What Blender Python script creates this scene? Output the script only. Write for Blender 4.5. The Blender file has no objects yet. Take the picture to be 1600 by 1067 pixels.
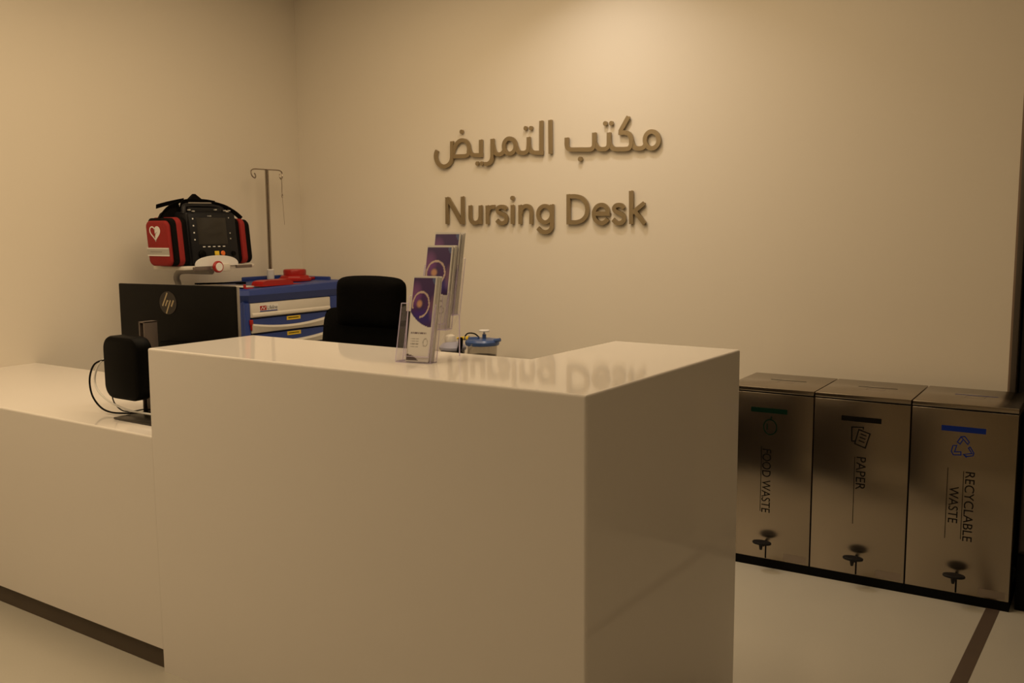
import bpy, bmesh, math, random
from mathutils import Vector, Matrix
random.seed(7)
scene = bpy.context.scene
COL = scene.collection
PI = math.pi

# ------------------------------------------------------------------ camera
def look(yaw, pitch, roll):
    f = Vector((math.sin(yaw)*math.cos(pitch), math.cos(yaw)*math.cos(pitch), math.sin(pitch)))
    r = Vector((math.cos(yaw), -math.sin(yaw), 0)); u = r.cross(f)
    r2 = r*math.cos(roll)+u*math.sin(roll); u2 = -r*math.sin(roll)+u*math.cos(roll)
    return Matrix((r2, u2, -f)).transposed()
cam_d = bpy.data.cameras.new('camera'); cam = bpy.data.objects.new('camera', cam_d); COL.objects.link(cam)
cam_d.sensor_width = 36.0; cam_d.lens = 36.0*1494.5/1600.0; cam_d.clip_start = 0.05
cam.matrix_world = Matrix.Translation((2.4966, -1.7154, 1.367)) @ look(-0.6017, -0.1209, -0.0077).to_4x4()
scene.camera = cam

# ------------------------------------------------------------------ world, exposure
world = bpy.data.worlds.new('world'); scene.world = world; world.use_nodes = True
world.node_tree.nodes['Background'].inputs[0].default_value = (0.9, 0.62, 0.38, 1)
world.node_tree.nodes['Background'].inputs[1].default_value = 0.02
vs = scene.view_settings
vs.view_transform = 'Standard'; vs.look = 'None'; vs.gamma = 1.0; vs.use_curve_mapping = False
vs.exposure = 0.0
scene.cycles.transparent_max_bounces = 64

# ------------------------------------------------------------------ lights: recessed ceiling downlights of the hall, plus added soft fill lights
CEIL = 2.80
WARM = (1.0, 0.73, 0.43)
def downlight(x, y, power, size=0.16, spread=150, color=WARM, aim=(0, 0)):
    d = bpy.data.lights.new('downlight', 'AREA'); d.shape = 'DISK'; d.size = size; d.energy = power
    d.color = color; d.spread = math.radians(spread)
    o = bpy.data.objects.new('downlight', d); COL.objects.link(o); o.location = (x, y, CEIL-0.012)
    o.rotation_euler = (math.radians(aim[0]), math.radians(aim[1]), 0)
    return o
downlight(0.30, 1.86, 3.6, spread=120, color=(1.0, 0.88, 0.76))
downlight(-1.10, 0.35, 1.5, spread=140)
def fill_light(x, y, sx, sy, power, color=WARM):  # soft area fill added for even light, not a known fixture
    d = bpy.data.lights.new('fill_light', 'AREA'); d.shape = 'RECTANGLE'; d.size = sx; d.size_y = sy; d.energy = power; d.color = color
    o = bpy.data.objects.new('fill_light', d); COL.objects.link(o); o.location = (x, y, CEIL-0.012); return o
fill_light(0.15, 0.95, 2.3, 1.4, 31.5)
fill_light(-0.5, -1.2, 1.2, 1.2, 32)  # added fill for the counter front
fill_light(3.4, -1.2, 0.6, 0.6, 6)  # added fill to lift the counter's right side

# ------------------------------------------------------------------ materials
def mat(name, col, rough=0.5, metal=0.0, noise=0.0, nscale=8.0, bump=0.0, bscale=60.0, **kw):
    m = bpy.data.materials.new(name); m.use_nodes = True; nt = m.node_tree; b = nt.nodes['Principled BSDF']
    c = (*col, 1.0)
    b.inputs['Base Color'].default_value = c; b.inputs['Roughness'].default_value = rough
    b.inputs['Metallic'].default_value = metal
    for k, v in kw.items(): b.inputs[k.replace('_', ' ')].default_value = v
    tc = nt.nodes.new('ShaderNodeTexCoord')
    if noise > 0:
        n = nt.nodes.new('ShaderNodeTexNoise'); n.inputs['Scale'].default_value = nscale; n.inputs['Detail'].default_value = 6
        nt.links.new(tc.outputs['Object'], n.inputs['Vector'])
        mx = nt.nodes.new('ShaderNodeMix'); mx.data_type = 'RGBA'
        mx.inputs[6].default_value = (*[max(0, t*(1-noise)) for t in col], 1); mx.inputs[7].default_value = (*[min(1, t*(1+noise)) for t in col], 1)
        nt.links.new(n.outputs['Fac'], mx.inputs[0]); nt.links.new(mx.outputs[2], b.inputs['Base Color'])
    if bump > 0:
        n2 = nt.nodes.new('ShaderNodeTexNoise'); n2.inputs['Scale'].default_value = bscale; n2.inputs['Detail'].default_value = 4
        nt.links.new(tc.outputs['Object'], n2.inputs['Vector'])
        bp = nt.nodes.new('ShaderNodeBump'); bp.inputs['Strength'].default_value = bump; bp.inputs['Distance'].default_value = 0.002
        nt.links.new(n2.outputs['Fac'], bp.inputs['Height']); nt.links.new(bp.outputs['Normal'], b.inputs['Normal'])
    return m

def brushed(name, col, rough, stretch=(1, 1, 60), amount=0.12, bump=0.05, aniso=0.0, arot=0.0):
    m = mat(name, col, rough, 1.0); nt = m.node_tree; b = nt.nodes['Principled BSDF']
    tc = nt.nodes.new('ShaderNodeTexCoord'); mp = nt.nodes.new('ShaderNodeMapping'); mp.inputs['Scale'].default_value = stretch
    n = nt.nodes.new('ShaderNodeTexNoise'); n.inputs['Scale'].default_value = 14; n.inputs['Detail'].default_value = 5
    nt.links.new(tc.outputs['Object'], mp.inputs['Vector']); nt.links.new(mp.outputs['Vector'], n.inputs['Vector'])
    mr = nt.nodes.new('ShaderNodeMapRange'); mr.inputs['To Min'].default_value = rough-amount/2; mr.inputs['To Max'].default_value = rough+amount/2
    nt.links.new(n.outputs['Fac'], mr.inputs['Value']); nt.links.new(mr.outputs['Result'], b.inputs['Roughness'])
    if aniso:
        b.inputs['Anisotropic'].default_value = aniso; tg = nt.nodes.new('ShaderNodeTangent'); tg.direction_type = 'RADIAL'; tg.axis = 'Z'
        b.inputs['Anisotropic Rotation'].default_value = arot
        nt.links.new(tg.outputs[0], b.inputs['Tangent'])
    bp = nt.nodes.new('ShaderNodeBump'); bp.inputs['Strength'].default_value = bump; bp.inputs['Distance'].default_value = 0.0006
    nt.links.new(n.outputs['Fac'], bp.inputs['Height']); nt.links.new(bp.outputs['Normal'], b.inputs['Normal'])
    return m

M = dict(
    wall=mat('wall_paint', (0.78, 0.725, 0.63), 0.7, noise=0.015, nscale=2.0, bump=0.08, bscale=180),
    ceiling=mat('ceiling_paint', (0.70, 0.68, 0.64), 0.8, noise=0.01),
    solid=mat('white_solid_surface', (0.80, 0.765, 0.73), 0.05, noise=0.01, nscale=3, Specular_IOR_Level=0.2),
    toe=mat('toe_kick_laminate', (0.075, 0.053, 0.034), 0.6, noise=0.1),
    strip=mat('brown_floor_strip', (0.10, 0.072, 0.055), 0.45, noise=0.12, nscale=20),
    steel=brushed('brushed_steel', (0.36, 0.31, 0.25), 0.24, stretch=(40, 1, 1.0), amount=0.05, bump=0.02, aniso=0.8, arot=0.0),
    brass=brushed('brushed_brass', (0.38, 0.31, 0.205), 0.40, stretch=(1, 1, 40), amount=0.15),
    chrome=mat('chrome', (0.72, 0.70, 0.66), 0.16, 1.0, noise=0.03),
    greymetal=mat('grey_metal', (0.30, 0.28, 0.26), 0.35, 0.8, noise=0.05),
    silver=mat('silver_plastic', (0.42, 0.39, 0.36), 0.35, 0.4, noise=0.03),
    black=mat('black_plastic', (0.0025, 0.0025, 0.0025), 0.5, noise=0.15, nscale=30, Specular_IOR_Level=0.06),
    blackmatte=mat('black_matte', (0.003, 0.003, 0.003), 0.75, noise=0.2, nscale=40, bump=0.1, Specular_IOR_Level=0.1),
    fabric=mat('black_fabric', (0.0025, 0.0025, 0.0025), 0.95, noise=0.3, nscale=120, bump=0.4, bscale=400, Specular_IOR_Level=0.05),
    nylon=mat('black_nylon', (0.004, 0.0035, 0.0035), 0.8, noise=0.25, nscale=90, bump=0.4, bscale=500, Specular_IOR_Level=0.1),
    dark=mat('dark_grey_plastic', (0.012, 0.012, 0.014), 0.4, noise=0.1, Specular_IOR_Level=0.2),
    screen=mat('dark_screen_glass', (0.035, 0.032, 0.028), 0.15, noise=0.05, Specular_IOR_Level=0.2),
    blue=mat('blue_plastic', (0.020, 0.048, 0.24), 0.4, noise=0.06, nscale=6),
    cream=mat('cream_plastic', (0.68, 0.64, 0.57), 0.4, noise=0.02),
    white=mat('white_plastic', (0.80, 0.79, 0.77), 0.4, noise=0.02),
    red=mat('red_plastic', (0.36, 0.006, 0.004), 0.35, noise=0.05),
    rednylon=mat('red_nylon', (0.26, 0.008, 0.007), 0.8, noise=0.10, nscale=60, bump=0.3, bscale=500),
    reflect=mat('grey_reflective_tape', (0.42, 0.41, 0.38), 0.5, noise=0.04),
    yellow=mat('yellow_label', (0.75, 0.52, 0.03), 0.5, noise=0.04),
    orange=mat('orange_button', (0.75, 0.16, 0.02), 0.4, noise=0.04),
    ink=mat('black_ink', (0.004, 0.0035, 0.003), 0.5, noise=0.1, Specular_IOR_Level=0.1),
    inkgreen=mat('green_ink', (0.001, 0.016, 0.009), 0.5, noise=0.1, Specular_IOR_Level=0.1),
    inkblue=mat('blue_ink', (0.006, 0.024, 0.22), 0.45, noise=0.1, Specular_IOR_Level=0.15),
    inkwhite=mat('white_ink', (0.75, 0.74, 0.72), 0.5, noise=0.02),
    inner=mat('dark_inner_side', (0.045, 0.035, 0.028), 0.6, noise=0.1),  # dark tone put in to darken what the steel bins reflect
    paper=mat('white_paper', (0.82, 0.80, 0.77), 0.6, noise=0.03),
    greyink=mat('grey_ink', (0.30, 0.28, 0.27), 0.6, noise=0.05),
    bluelid=mat('translucent_blue_lid', (0.05, 0.10, 0.28), 0.3, noise=0.05),
    lilac=mat('pale_lilac_plastic', (0.34, 0.34, 0.44), 0.4, noise=0.05),
    bronze=mat('dark_bronze_frame', (0.09, 0.075, 0.062), 0.4, 0.3, noise=0.08),
    edge=mat('brown_edge_trim', (0.24, 0.17, 0.12), 0.5, noise=0.05),
    doorleaf=mat('dark_grey_door', (0.055, 0.053, 0.052), 0.45, noise=0.08),
    cabinet=mat('dark_brown_cabinet', (0.035, 0.027, 0.022), 0.5, noise=0.1),
    silver2=mat('stand_silver', (0.20, 0.165, 0.15), 0.4, 0.5, noise=0.05),
    backcover=mat('monitor_back', (0.006, 0.0055, 0.005), 0.5, noise=0.1, Specular_IOR_Level=0.12),
    greyarm=mat('grey_arm_paint', (0.26, 0.235, 0.21), 0.45, noise=0.04),
    greymetal2=mat('grey_liner', (0.22, 0.20, 0.18), 0.6, noise=0.2, nscale=40),
    lilac2=mat('grey_lilac_canister', (0.22, 0.21, 0.22), 0.35, noise=0.1),
    baseplate=mat('dark_base_plate', (0.05, 0.043, 0.038), 0.35, 0.5, noise=0.05),
    polesteel=mat('pole_steel', (0.36, 0.31, 0.27), 0.22, 1.0, noise=0.05),
    gold=mat('gold_logo', (0.55, 0.46, 0.30), 0.35, 0.7, noise=0.03),
    disc=mat('dark_logo_disc', (0.045, 0.038, 0.034), 0.35, 0.3, noise=0.05),
)
# floor: pale vinyl with fine speckle
def floor_material():
    m = mat('pale_vinyl_floor', (0.60, 0.57, 0.50), 0.32); nt = m.node_tree; b = nt.nodes['Principled BSDF']
    tc = nt.nodes.new('ShaderNodeTexCoord')
    n1 = nt.nodes.new('ShaderNodeTexNoise'); n1.inputs['Scale'].default_value = 160; n1.inputs['Detail'].default_value = 2
    n2 = nt.nodes.new('ShaderNodeTexNoise'); n2.inputs['Scale'].default_value = 1.3; n2.inputs['Detail'].default_value = 5
    mx = nt.nodes.new('ShaderNodeMix'); mx.data_type = 'RGBA'; mx.inputs[6].default_value = (0.47, 0.45, 0.395, 1); mx.inputs[7].default_value = (0.56, 0.535, 0.47, 1)
    ad = nt.nodes.new('ShaderNodeMath'); ad.operation = 'MULTIPLY_ADD'; ad.inputs[1].default_value = 0.35
    nt.links.new(tc.outputs['Object'], n1.inputs['Vector']); nt.links.new(tc.outputs['Object'], n2.inputs['Vector'])
    nt.links.new(n1.outputs['Fac'], ad.inputs[0]); nt.links.new(n2.outputs['Fac'], ad.inputs[2])
    nt.links.new(ad.outputs[0], mx.inputs[0]); nt.links.new(mx.outputs[2], b.inputs['Base Color'])
    return m
M['floor'] = floor_material()
def thin_clear_material(name, tint, gloss=0.6, rough=0.02, haze=0.0, haze_col=(0.8, 0.8, 0.8)):
    # clear sheet: transmits straight through (thin sheet), mirrors by Fresnel, optional slight haze
    m = bpy.data.materials.new(name); m.use_nodes = True; nt = m.node_tree; nt.nodes.clear()
    out = nt.nodes.new('ShaderNodeOutputMaterial'); tr = nt.nodes.new('ShaderNodeBsdfTransparent'); tr.inputs[0].default_value = (*tint, 1)
    gl = nt.nodes.new('ShaderNodeBsdfGlossy'); gl.inputs['Roughness'].default_value = rough; gl.inputs['Color'].default_value = (1, 1, 1, 1)
    lw = nt.nodes.new('ShaderNodeLayerWeight'); lw.inputs['Blend'].default_value = 0.5
    pw_ = nt.nodes.new('ShaderNodeMath'); pw_.operation = 'POWER'; pw_.inputs[1].default_value = 4.0
    fr = nt.nodes.new('ShaderNodeMath'); fr.operation = 'MULTIPLY_ADD'; fr.inputs[1].default_value = gloss; fr.inputs[2].default_value = 0.03
    nt.links.new(lw.outputs['Facing'], pw_.inputs[0]); nt.links.new(pw_.outputs[0], fr.inputs[0])
    df_ = nt.nodes.new('ShaderNodeBsdfTranslucent'); df_.inputs[0].default_value = (*haze_col, 1)
    dd = nt.nodes.new('ShaderNodeBsdfDiffuse'); dd.inputs[0].default_value = (*haze_col, 1)
    ad = nt.nodes.new('ShaderNodeMixShader'); ad.inputs[0].default_value = 0.5
    m0 = nt.nodes.new('ShaderNodeMixShader'); m0.inputs[0].default_value = haze; m1 = nt.nodes.new('ShaderNodeMixShader')
    nt.links.new(df_.outputs[0], ad.inputs[1]); nt.links.new(dd.outputs[0], ad.inputs[2])
    nt.links.new(tr.outputs[0], m0.inputs[1]); nt.links.new(ad.outputs[0], m0.inputs[2])
    nt.links.new(fr.outputs[0], m1.inputs[0]); nt.links.new(m0.outputs[0], m1.inputs[1]); nt.links.new(gl.outputs[0], m1.inputs[2])
    nt.links.new(m1.outputs[0], out.inputs[0]); return m
M['acrylic'] = thin_clear_material('clear_acrylic', (0.985, 0.98, 0.99), 0.5, haze=0.015)
M['acrylic_edge'] = thin_clear_material('acrylic_edge_glow', (0.90, 0.88, 0.97), 0.7, haze=0.55, haze_col=(0.86, 0.80, 0.98))  # lilac-white haze paints the glow of the acrylic edges
M['canister'] = thin_clear_material('clear_canister', (0.90, 0.89, 0.87), 0.6, haze=0.10, haze_col=(0.6, 0.55, 0.5))

# printed leaflet cover: flat print carried by a colour attribute
m = bpy.data.materials.new('leaflet_print'); m.use_nodes = True
at = m.node_tree.nodes.new('ShaderNodeAttribute'); at.attribute_name = 'print'
m.node_tree.links.new(at.outputs['Color'], m.node_tree.nodes['Principled BSDF'].inputs['Base Color'])
m.node_tree.nodes['Principled BSDF'].inputs['Roughness'].default_value = 0.35
M['print'] = m

# ------------------------------------------------------------------ mesh helpers
class MB:
    def __init__(s): s.bm = bmesh.new()
    def box(s, lo, hi, r=0.0, seg=2, rot=None, piv=None):
        lo = Vector(lo); hi = Vector(hi); c = (lo+hi)/2; d = hi-lo
        t = bmesh.new(); bmesh.ops.create_cube(t, size=1.0)
        for v in t.verts: v.co = Vector((v.co.x*d.x, v.co.y*d.y, v.co.z*d.z))
        if r > 0: bmesh.ops.bevel(t, geom=list(t.edges), offset=min(r, min(d)*0.49), segments=seg, affect='EDGES', profile=0.5)
        R = rot.to_matrix() if rot is not None else Matrix.Identity(3)
        for v in t.verts:
            if piv is None: v.co = R @ v.co + c
            else: v.co = R @ (v.co + c - Vector(piv)) + Vector(piv)
        s._add(t); return s
    def _add(s, t):
        t.verts.index_update(); vs_ = [s.bm.verts.new(v.co) for v in t.verts]
        for f in t.faces:
            try: s.bm.faces.new([vs_[v.index] for v in f.verts])
            except ValueError: pass
        t.free()
    def prism(s, poly, axis, a, b):
        # poly in the two other axes; axis 0: (y,z)  1: (x,z)  2: (x,y)
        def P(q, t): return ((t, q[0], q[1]), (q[0], t, q[1]), (q[0], q[1], t))[axis]
        A = [s.bm.verts.new(P(q, a)) for q in poly]; B = [s.bm.verts.new(P(q, b)) for q in poly]; n = len(poly)
        s.bm.faces.new(A); s.bm.faces.new(B[::-1])
        for i in range(n): s.bm.faces.new((A[i], A[(i+1) % n], B[(i+1) % n], B[i]))
        return s
    def tube(s, pts, r, n=10, caps=True, closed=False):
        pts = [Vector(p) for p in pts]; rings = []; up = None; N = len(pts)
        for i, p in enumerate(pts):
            if closed: d = pts[(i+1) % N]-pts[i-1]
            else: d = pts[min(i+1, N-1)]-pts[max(i-1, 0)]
            d.normalize()
            if up is None: up = d.orthogonal().normalized()
            up = (up-d*up.dot(d)).normalized(); q = d.cross(up)
            rr = r[i] if isinstance(r, (list, tuple)) else r
            rings.append([s.bm.verts.new(p+(up*math.cos(2*PI*k/n)+q*math.sin(2*PI*k/n))*rr) for k in range(n)])
        for i in range(N if closed else N-1):
            a, b = rings[i], rings[(i+1) % N]
            for k in range(n): s.bm.faces.new((a[k], a[(k+1) % n], b[(k+1) % n], b[k]))
        if caps and not closed: s.bm.faces.new(rings[0][::-1]); s.bm.faces.new(rings[-1])
        return s
    def lathe(s, prof, c=(0, 0, 0), n=24, axis=2, sy=1.0):
        c = Vector(c); rings = []
        for r, h in prof:
            ring = []
            for k in range(n):
                a = 2*PI*k/n; x, y = r*math.cos(a), r*math.sin(a)*sy
                ring.append(s.bm.verts.new(c+Vector(((h, x, y), (x, h, y), (x, y, h))[axis])))
            rings.append(ring)
        for a, b in zip(rings, rings[1:]):
            for k in range(n): s.bm.faces.new((a[k], a[(k+1) % n], b[(k+1) % n], b[k]))
        s.bm.faces.new(rings[0][::-1]); s.bm.faces.new(rings[-1]); return s
    def stroke(s, pts, w, y0, y1, closed=False):
        # thick flat ribbon in the xz plane, extruded from y0 to y1
        n = len(pts); pts = [Vector((p[0], p[1])) for p in pts]; L = []; R = []
        for i in range(n):
            d1 = (pts[i]-pts[i-1]).normalized() if i or closed else None
            d2 = (pts[(i+1) % n]-pts[i]).normalized() if i < n-1 or closed else None
            d = d1 if d2 is None else d2 if d1 is None else (d1+d2).normalized()
            nn = Vector((-d.y, d.x)); k = 1.0
            if d1 is not None and d2 is not None: k = 1/max(0.5, nn.dot(Vector((-d1.y, d1.x))))
            L.append(pts[i]+nn*w/2*k); R.append(pts[i]-nn*w/2*k)
        V = lambda q, y: s.bm.verts.new((q.x, y, q.y))
        a = [V(q, y0) for q in L]; b = [V(q, y0) for q in R]; c = [V(q, y1) for q in L]; e = [V(q, y1) for q in R]
        for i in range(n if closed else n-1):
            k = (i+1) % n
            s.bm.faces.new((a[i], a[k], b[k], b[i])); s.bm.faces.new((c[k], c[i], e[i], e[k]))
            s.bm.faces.new((a[k], a[i], c[i], c[k])); s.bm.faces.new((b[i], b[k], e[k], e[i]))
        if closed: return s
        s.bm.faces.new((a[0], b[0], e[0], c[0])); s.bm.faces.new((b[-1], a[-1], c[-1], e[-1])); return s
    def xf(s, m):
        bmesh.ops.transform(s.bm, matrix=m, verts=list(s.bm.verts)); return s
    def mesh(s, name, m, smooth=True):
        bmesh.ops.recalc_face_normals(s.bm, faces=list(s.bm.faces))
        me = bpy.data.meshes.new(name); s.bm.to_mesh(me); s.bm.free(); me.materials.append(m)
        if smooth:
            for f in me.polygons: f.use_smooth = True
            me.set_sharp_from_angle(angle=math.radians(35))
        return me
    def build(s, name, m, parent=None, world=True, smooth=True):
        # world=True: geometry was written in room coordinates and is moved into the parent's frame
        if parent is not None and world: s.xf(root_matrix(parent).inverted())
        o = bpy.data.objects.new(name, s.mesh(name, M[m] if isinstance(m, str) else m, smooth)); COL.objects.link(o)
        if parent is not None: o.parent = parent
        return o
def root_matrix(o):
    while o.parent is not None: o = o.parent
    return Matrix.Translation(o.location) @ o.rotation_euler.to_matrix().to_4x4()
def tag(o, label=None, cat=None, group=None, kind=None):
    for k, v in (('label', label), ('category', cat), ('group', group), ('kind', kind)):
        if v: o[k] = v
    return o
def thing(name, label, cat, loc=(0, 0, 0), rotz=0.0, group=None):
    o = bpy.data.objects.new(name, None); COL.objects.link(o); o.empty_display_size = 0.05
    o.location = loc; o.rotation_euler = (0, 0, rotz); return tag(o, label, cat, group)
def smooth_path(pts, sub=6, closed=False):
    # Catmull-Rom
    P = [Vector(p) for p in pts]; n = len(P); out = []
    for i in range(n if closed else n-1):
        if closed: p0, p1, p2, p3 = P[i-1], P[i], P[(i+1) % n], P[(i+2) % n]
        else: p0, p1, p2, p3 = P[max(i-1, 0)], P[i], P[i+1], P[min(i+2, n-1)]
        for k in range(sub):
            t = k/sub
            out.append(0.5*((2*p1)+(p2-p0)*t+(2*p0-5*p1+4*p2-p3)*t*t+(3*p1-p0-3*p2+p3)*t**3))
    if not closed: out.append(P[-1])
    return out
def rrect(cx, cy, w, h, r, n=6):
    out = []
    for sx, sy, a0 in ((1, 1, 0), (-1, 1, 90), (-1, -1, 180), (1, -1, 270)):
        for k in range(n+1):
            a = math.radians(a0+90*k/n); out.append((cx+sx*(w/2-r)+r*math.cos(a), cy+sy*(h/2-r)+r*math.sin(a)))
    return out
def text_mesh(txt, size, depth=0.0):
    # lettering from the built-in font, lying in the xz plane, origin at left of the baseline; returns verts/polys and width
    cu = bpy.data.curves.new('lettering', 'FONT'); cu.body = txt; cu.size = size
    o = bpy.data.objects.new('lettering', cu); COL.objects.link(o); bpy.context.view_layer.update()
    me = bpy.data.meshes.new_from_object(o.evaluated_get(bpy.context.evaluated_depsgraph_get()))
    vs_ = [v.co.copy() for v in me.vertices]; fs = [list(p.vertices) for p in me.polygons]
    bpy.data.objects.remove(o); bpy.data.curves.remove(cu); bpy.data.meshes.remove(me)
    w = max(v.x for v in vs_); return vs_, fs, w
def put_text(mb, txt, size, f):
    vs_, fs, w = text_mesh(txt, size)
    V = [mb.bm.verts.new(f(v.x, v.y, w)) for v in vs_]
    for q in fs:
        try: mb.bm.faces.new([V[i] for i in q])
        except ValueError: pass
    return w
def struct(o): o['kind'] = 'structure'; return o
# ------------------------------------------------------------------ the room
XL, YW, XR, YF = -1.865, 2.388, 5.2, -5.6
DX0, DX1, DZ = 2.011, 2.98, 2.45
struct(MB().box((XL-0.1, YF-0.1, -0.1), (XR+0.1, YW+0.1, 0)).build('floor', 'floor'))
struct(MB().box((XL-0.1, YF-0.1, CEIL), (XR+0.1, YW+0.1, CEIL+0.1)).build('ceiling', 'ceiling'))
struct(MB().box((XL-0.1, YF, 0), (XL, YW+0.1, CEIL)).build('wall_left', 'wall'))
wb = MB().box((XL, YW, 0), (DX0, YW+0.1, CEIL)).box((DX1, YW, 0), (XR, YW+0.1, CEIL)).box((DX0, YW, DZ), (DX1, YW+0.1, CEIL))
struct(wb.build('wall_back', 'wall'))
struct(MB().box((XR, YF, 0), (XR+0.1, YW+0.1, CEIL)).build('wall_right', 'wall'))
struct(MB().box((XL, YF-0.1, 0), (XR, YF, CEIL)).build('wall_front', 'wall'))
d = struct(MB().box((DX0+0.034, YW+0.03, 0.004), (DX1-0.034, YW+0.07, DZ-0.034), 0.002).build('door_1', 'doorleaf'))
fr = MB().box((DX0+0.006, YW-0.012, 0), (DX0+0.026, YW+0.09, DZ-0.006), 0.001).box((DX1-0.026, YW-0.012, 0), (DX1-0.006, YW+0.09, DZ-0.006), 0.001)
fr.box((DX0+0.006, YW-0.012, DZ-0.026), (DX1-0.006, YW+0.09, DZ-0.006), 0.001); fr.build('door_frame', 'bronze', d, world=False)
MB().box((DX0+0.026, YW+0.035, 0), (DX0+0.034, YW+0.06, DZ-0.03)).build('door_gap', 'blackmatte', d, world=False)  # black strip standing in for the dark gap beside the door
MB().tube([(DX1-0.12, YW-0.03, 0.95), (DX1-0.12, YW-0.03, 1.25)], 0.012).tube([(DX1-0.12, YW-0.03, 1.0), (DX1-0.12, YW+0.04, 1.0)], 0.008).tube([(DX1-0.12, YW-0.03, 1.2), (DX1-0.12, YW+0.04, 1.2)], 0.008).build('door_handle', 'chrome', d, world=False)
struct(MB().box((DX0-0.002, YW-0.004, 0), (DX0+0.006, YW+0.05, DZ)).build('trim_1', 'edge'))
struct(MB().box((2.033, YF+0.02, 0.0), (2.077, 2.36, 0.0012)).build('trim_2', 'strip'))

# ------------------------------------------------------------------ reception desk
H, W, D2, T, TT, HL, HB, YB = 1.012, 1.507, 0.867, 0.398, 0.395, 0.7437, 0.0714, 0.684
desk = thing('reception_desk', 'white L-shaped reception desk with tall glossy counter and lower side desk', 'desk', (0.7, 0.3, 0))
def shell(faces, bevel_edges, name, thick=0.04, r=0.006):
    bm = bmesh.new(); vd = {}
    def V(p):
        k = tuple(round(c, 5) for c in p)
        if k not in vd: vd[k] = bm.verts.new(p)
        return vd[k]
    for f in faces: bm.faces.new([V(p) for p in f])
    ed = [bm.edges.get((V(a), V(b))) for a, b in bevel_edges]
    bmesh.ops.bevel(bm, geom=[e for e in ed if e], offset=r, segments=3, affect='EDGES', profile=0.5)
    mb = MB(); mb.bm.free(); mb.bm = bm
    o = mb.build(name, 'solid', desk, smooth=False)
    so = o.modifiers.new('thickness', 'SOLIDIFY'); so.thickness = thick; so.offset = -1; so.material_offset = 1; o.data.materials.append(M['inner'])
    return o
a, b, c, d_, e, f_ = (0, 0, H), (W, 0, H), (W, D2, H), (W-T, D2, H), (W-T, TT, H), (0, TT, H)
a1, f1 = (0, 0, HL), (0, TT, HL)
a0, b0, c0, d0, f0 = (0, 0, 0), (W, 0, 0), (W, D2, 0), (W-T, D2, 0), (0, TT, 0)
shell([[a, b, c, d_, e, f_], [a0, b0, b, a, a1], [b0, c0, c, b], [f0, a0, a1, f1], [f1, a1, a, f_]],
      [(a, b), (b, c), (c, d_), (f_, a), (a1, a), (b0, b)], 'high_counter')
x0 = XL+0.001; x1 = -0.0005
g, h, i_, j = (x0, 0, HL), (x1, 0, HL), (x1, YB, HL), (x0, YB, HL)
shell([[g, h, i_, j], [(x0, 0, HB), (x1, 0, HB), h, g]], [(g, h)], 'low_desk')
MB().box((0.045, 0.36, 0.002), (W-T+0.02, 0.385, H-0.045)).build('dark_reflection_panel', 'inner', desk)  # unseen panel added so the bins mirror something dark
MB().box((W-T+0.025, 0.10, 0.002), (W-0.045, 0.55, H-0.045)).build('dark_reflection_block', 'inner', desk)  # unseen dark block added to darken the middle bin's reflection
MB().box((x0, 0.014, 0.001), (-0.002, 0.037, HB-0.0005)).build('toe_kick', 'toe', desk)
MB().box((x0, 0.045, HB+0.02), (x0+0.03, YB-0.05, HL-0.041)).build('end_panel', 'solid', desk)

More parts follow.
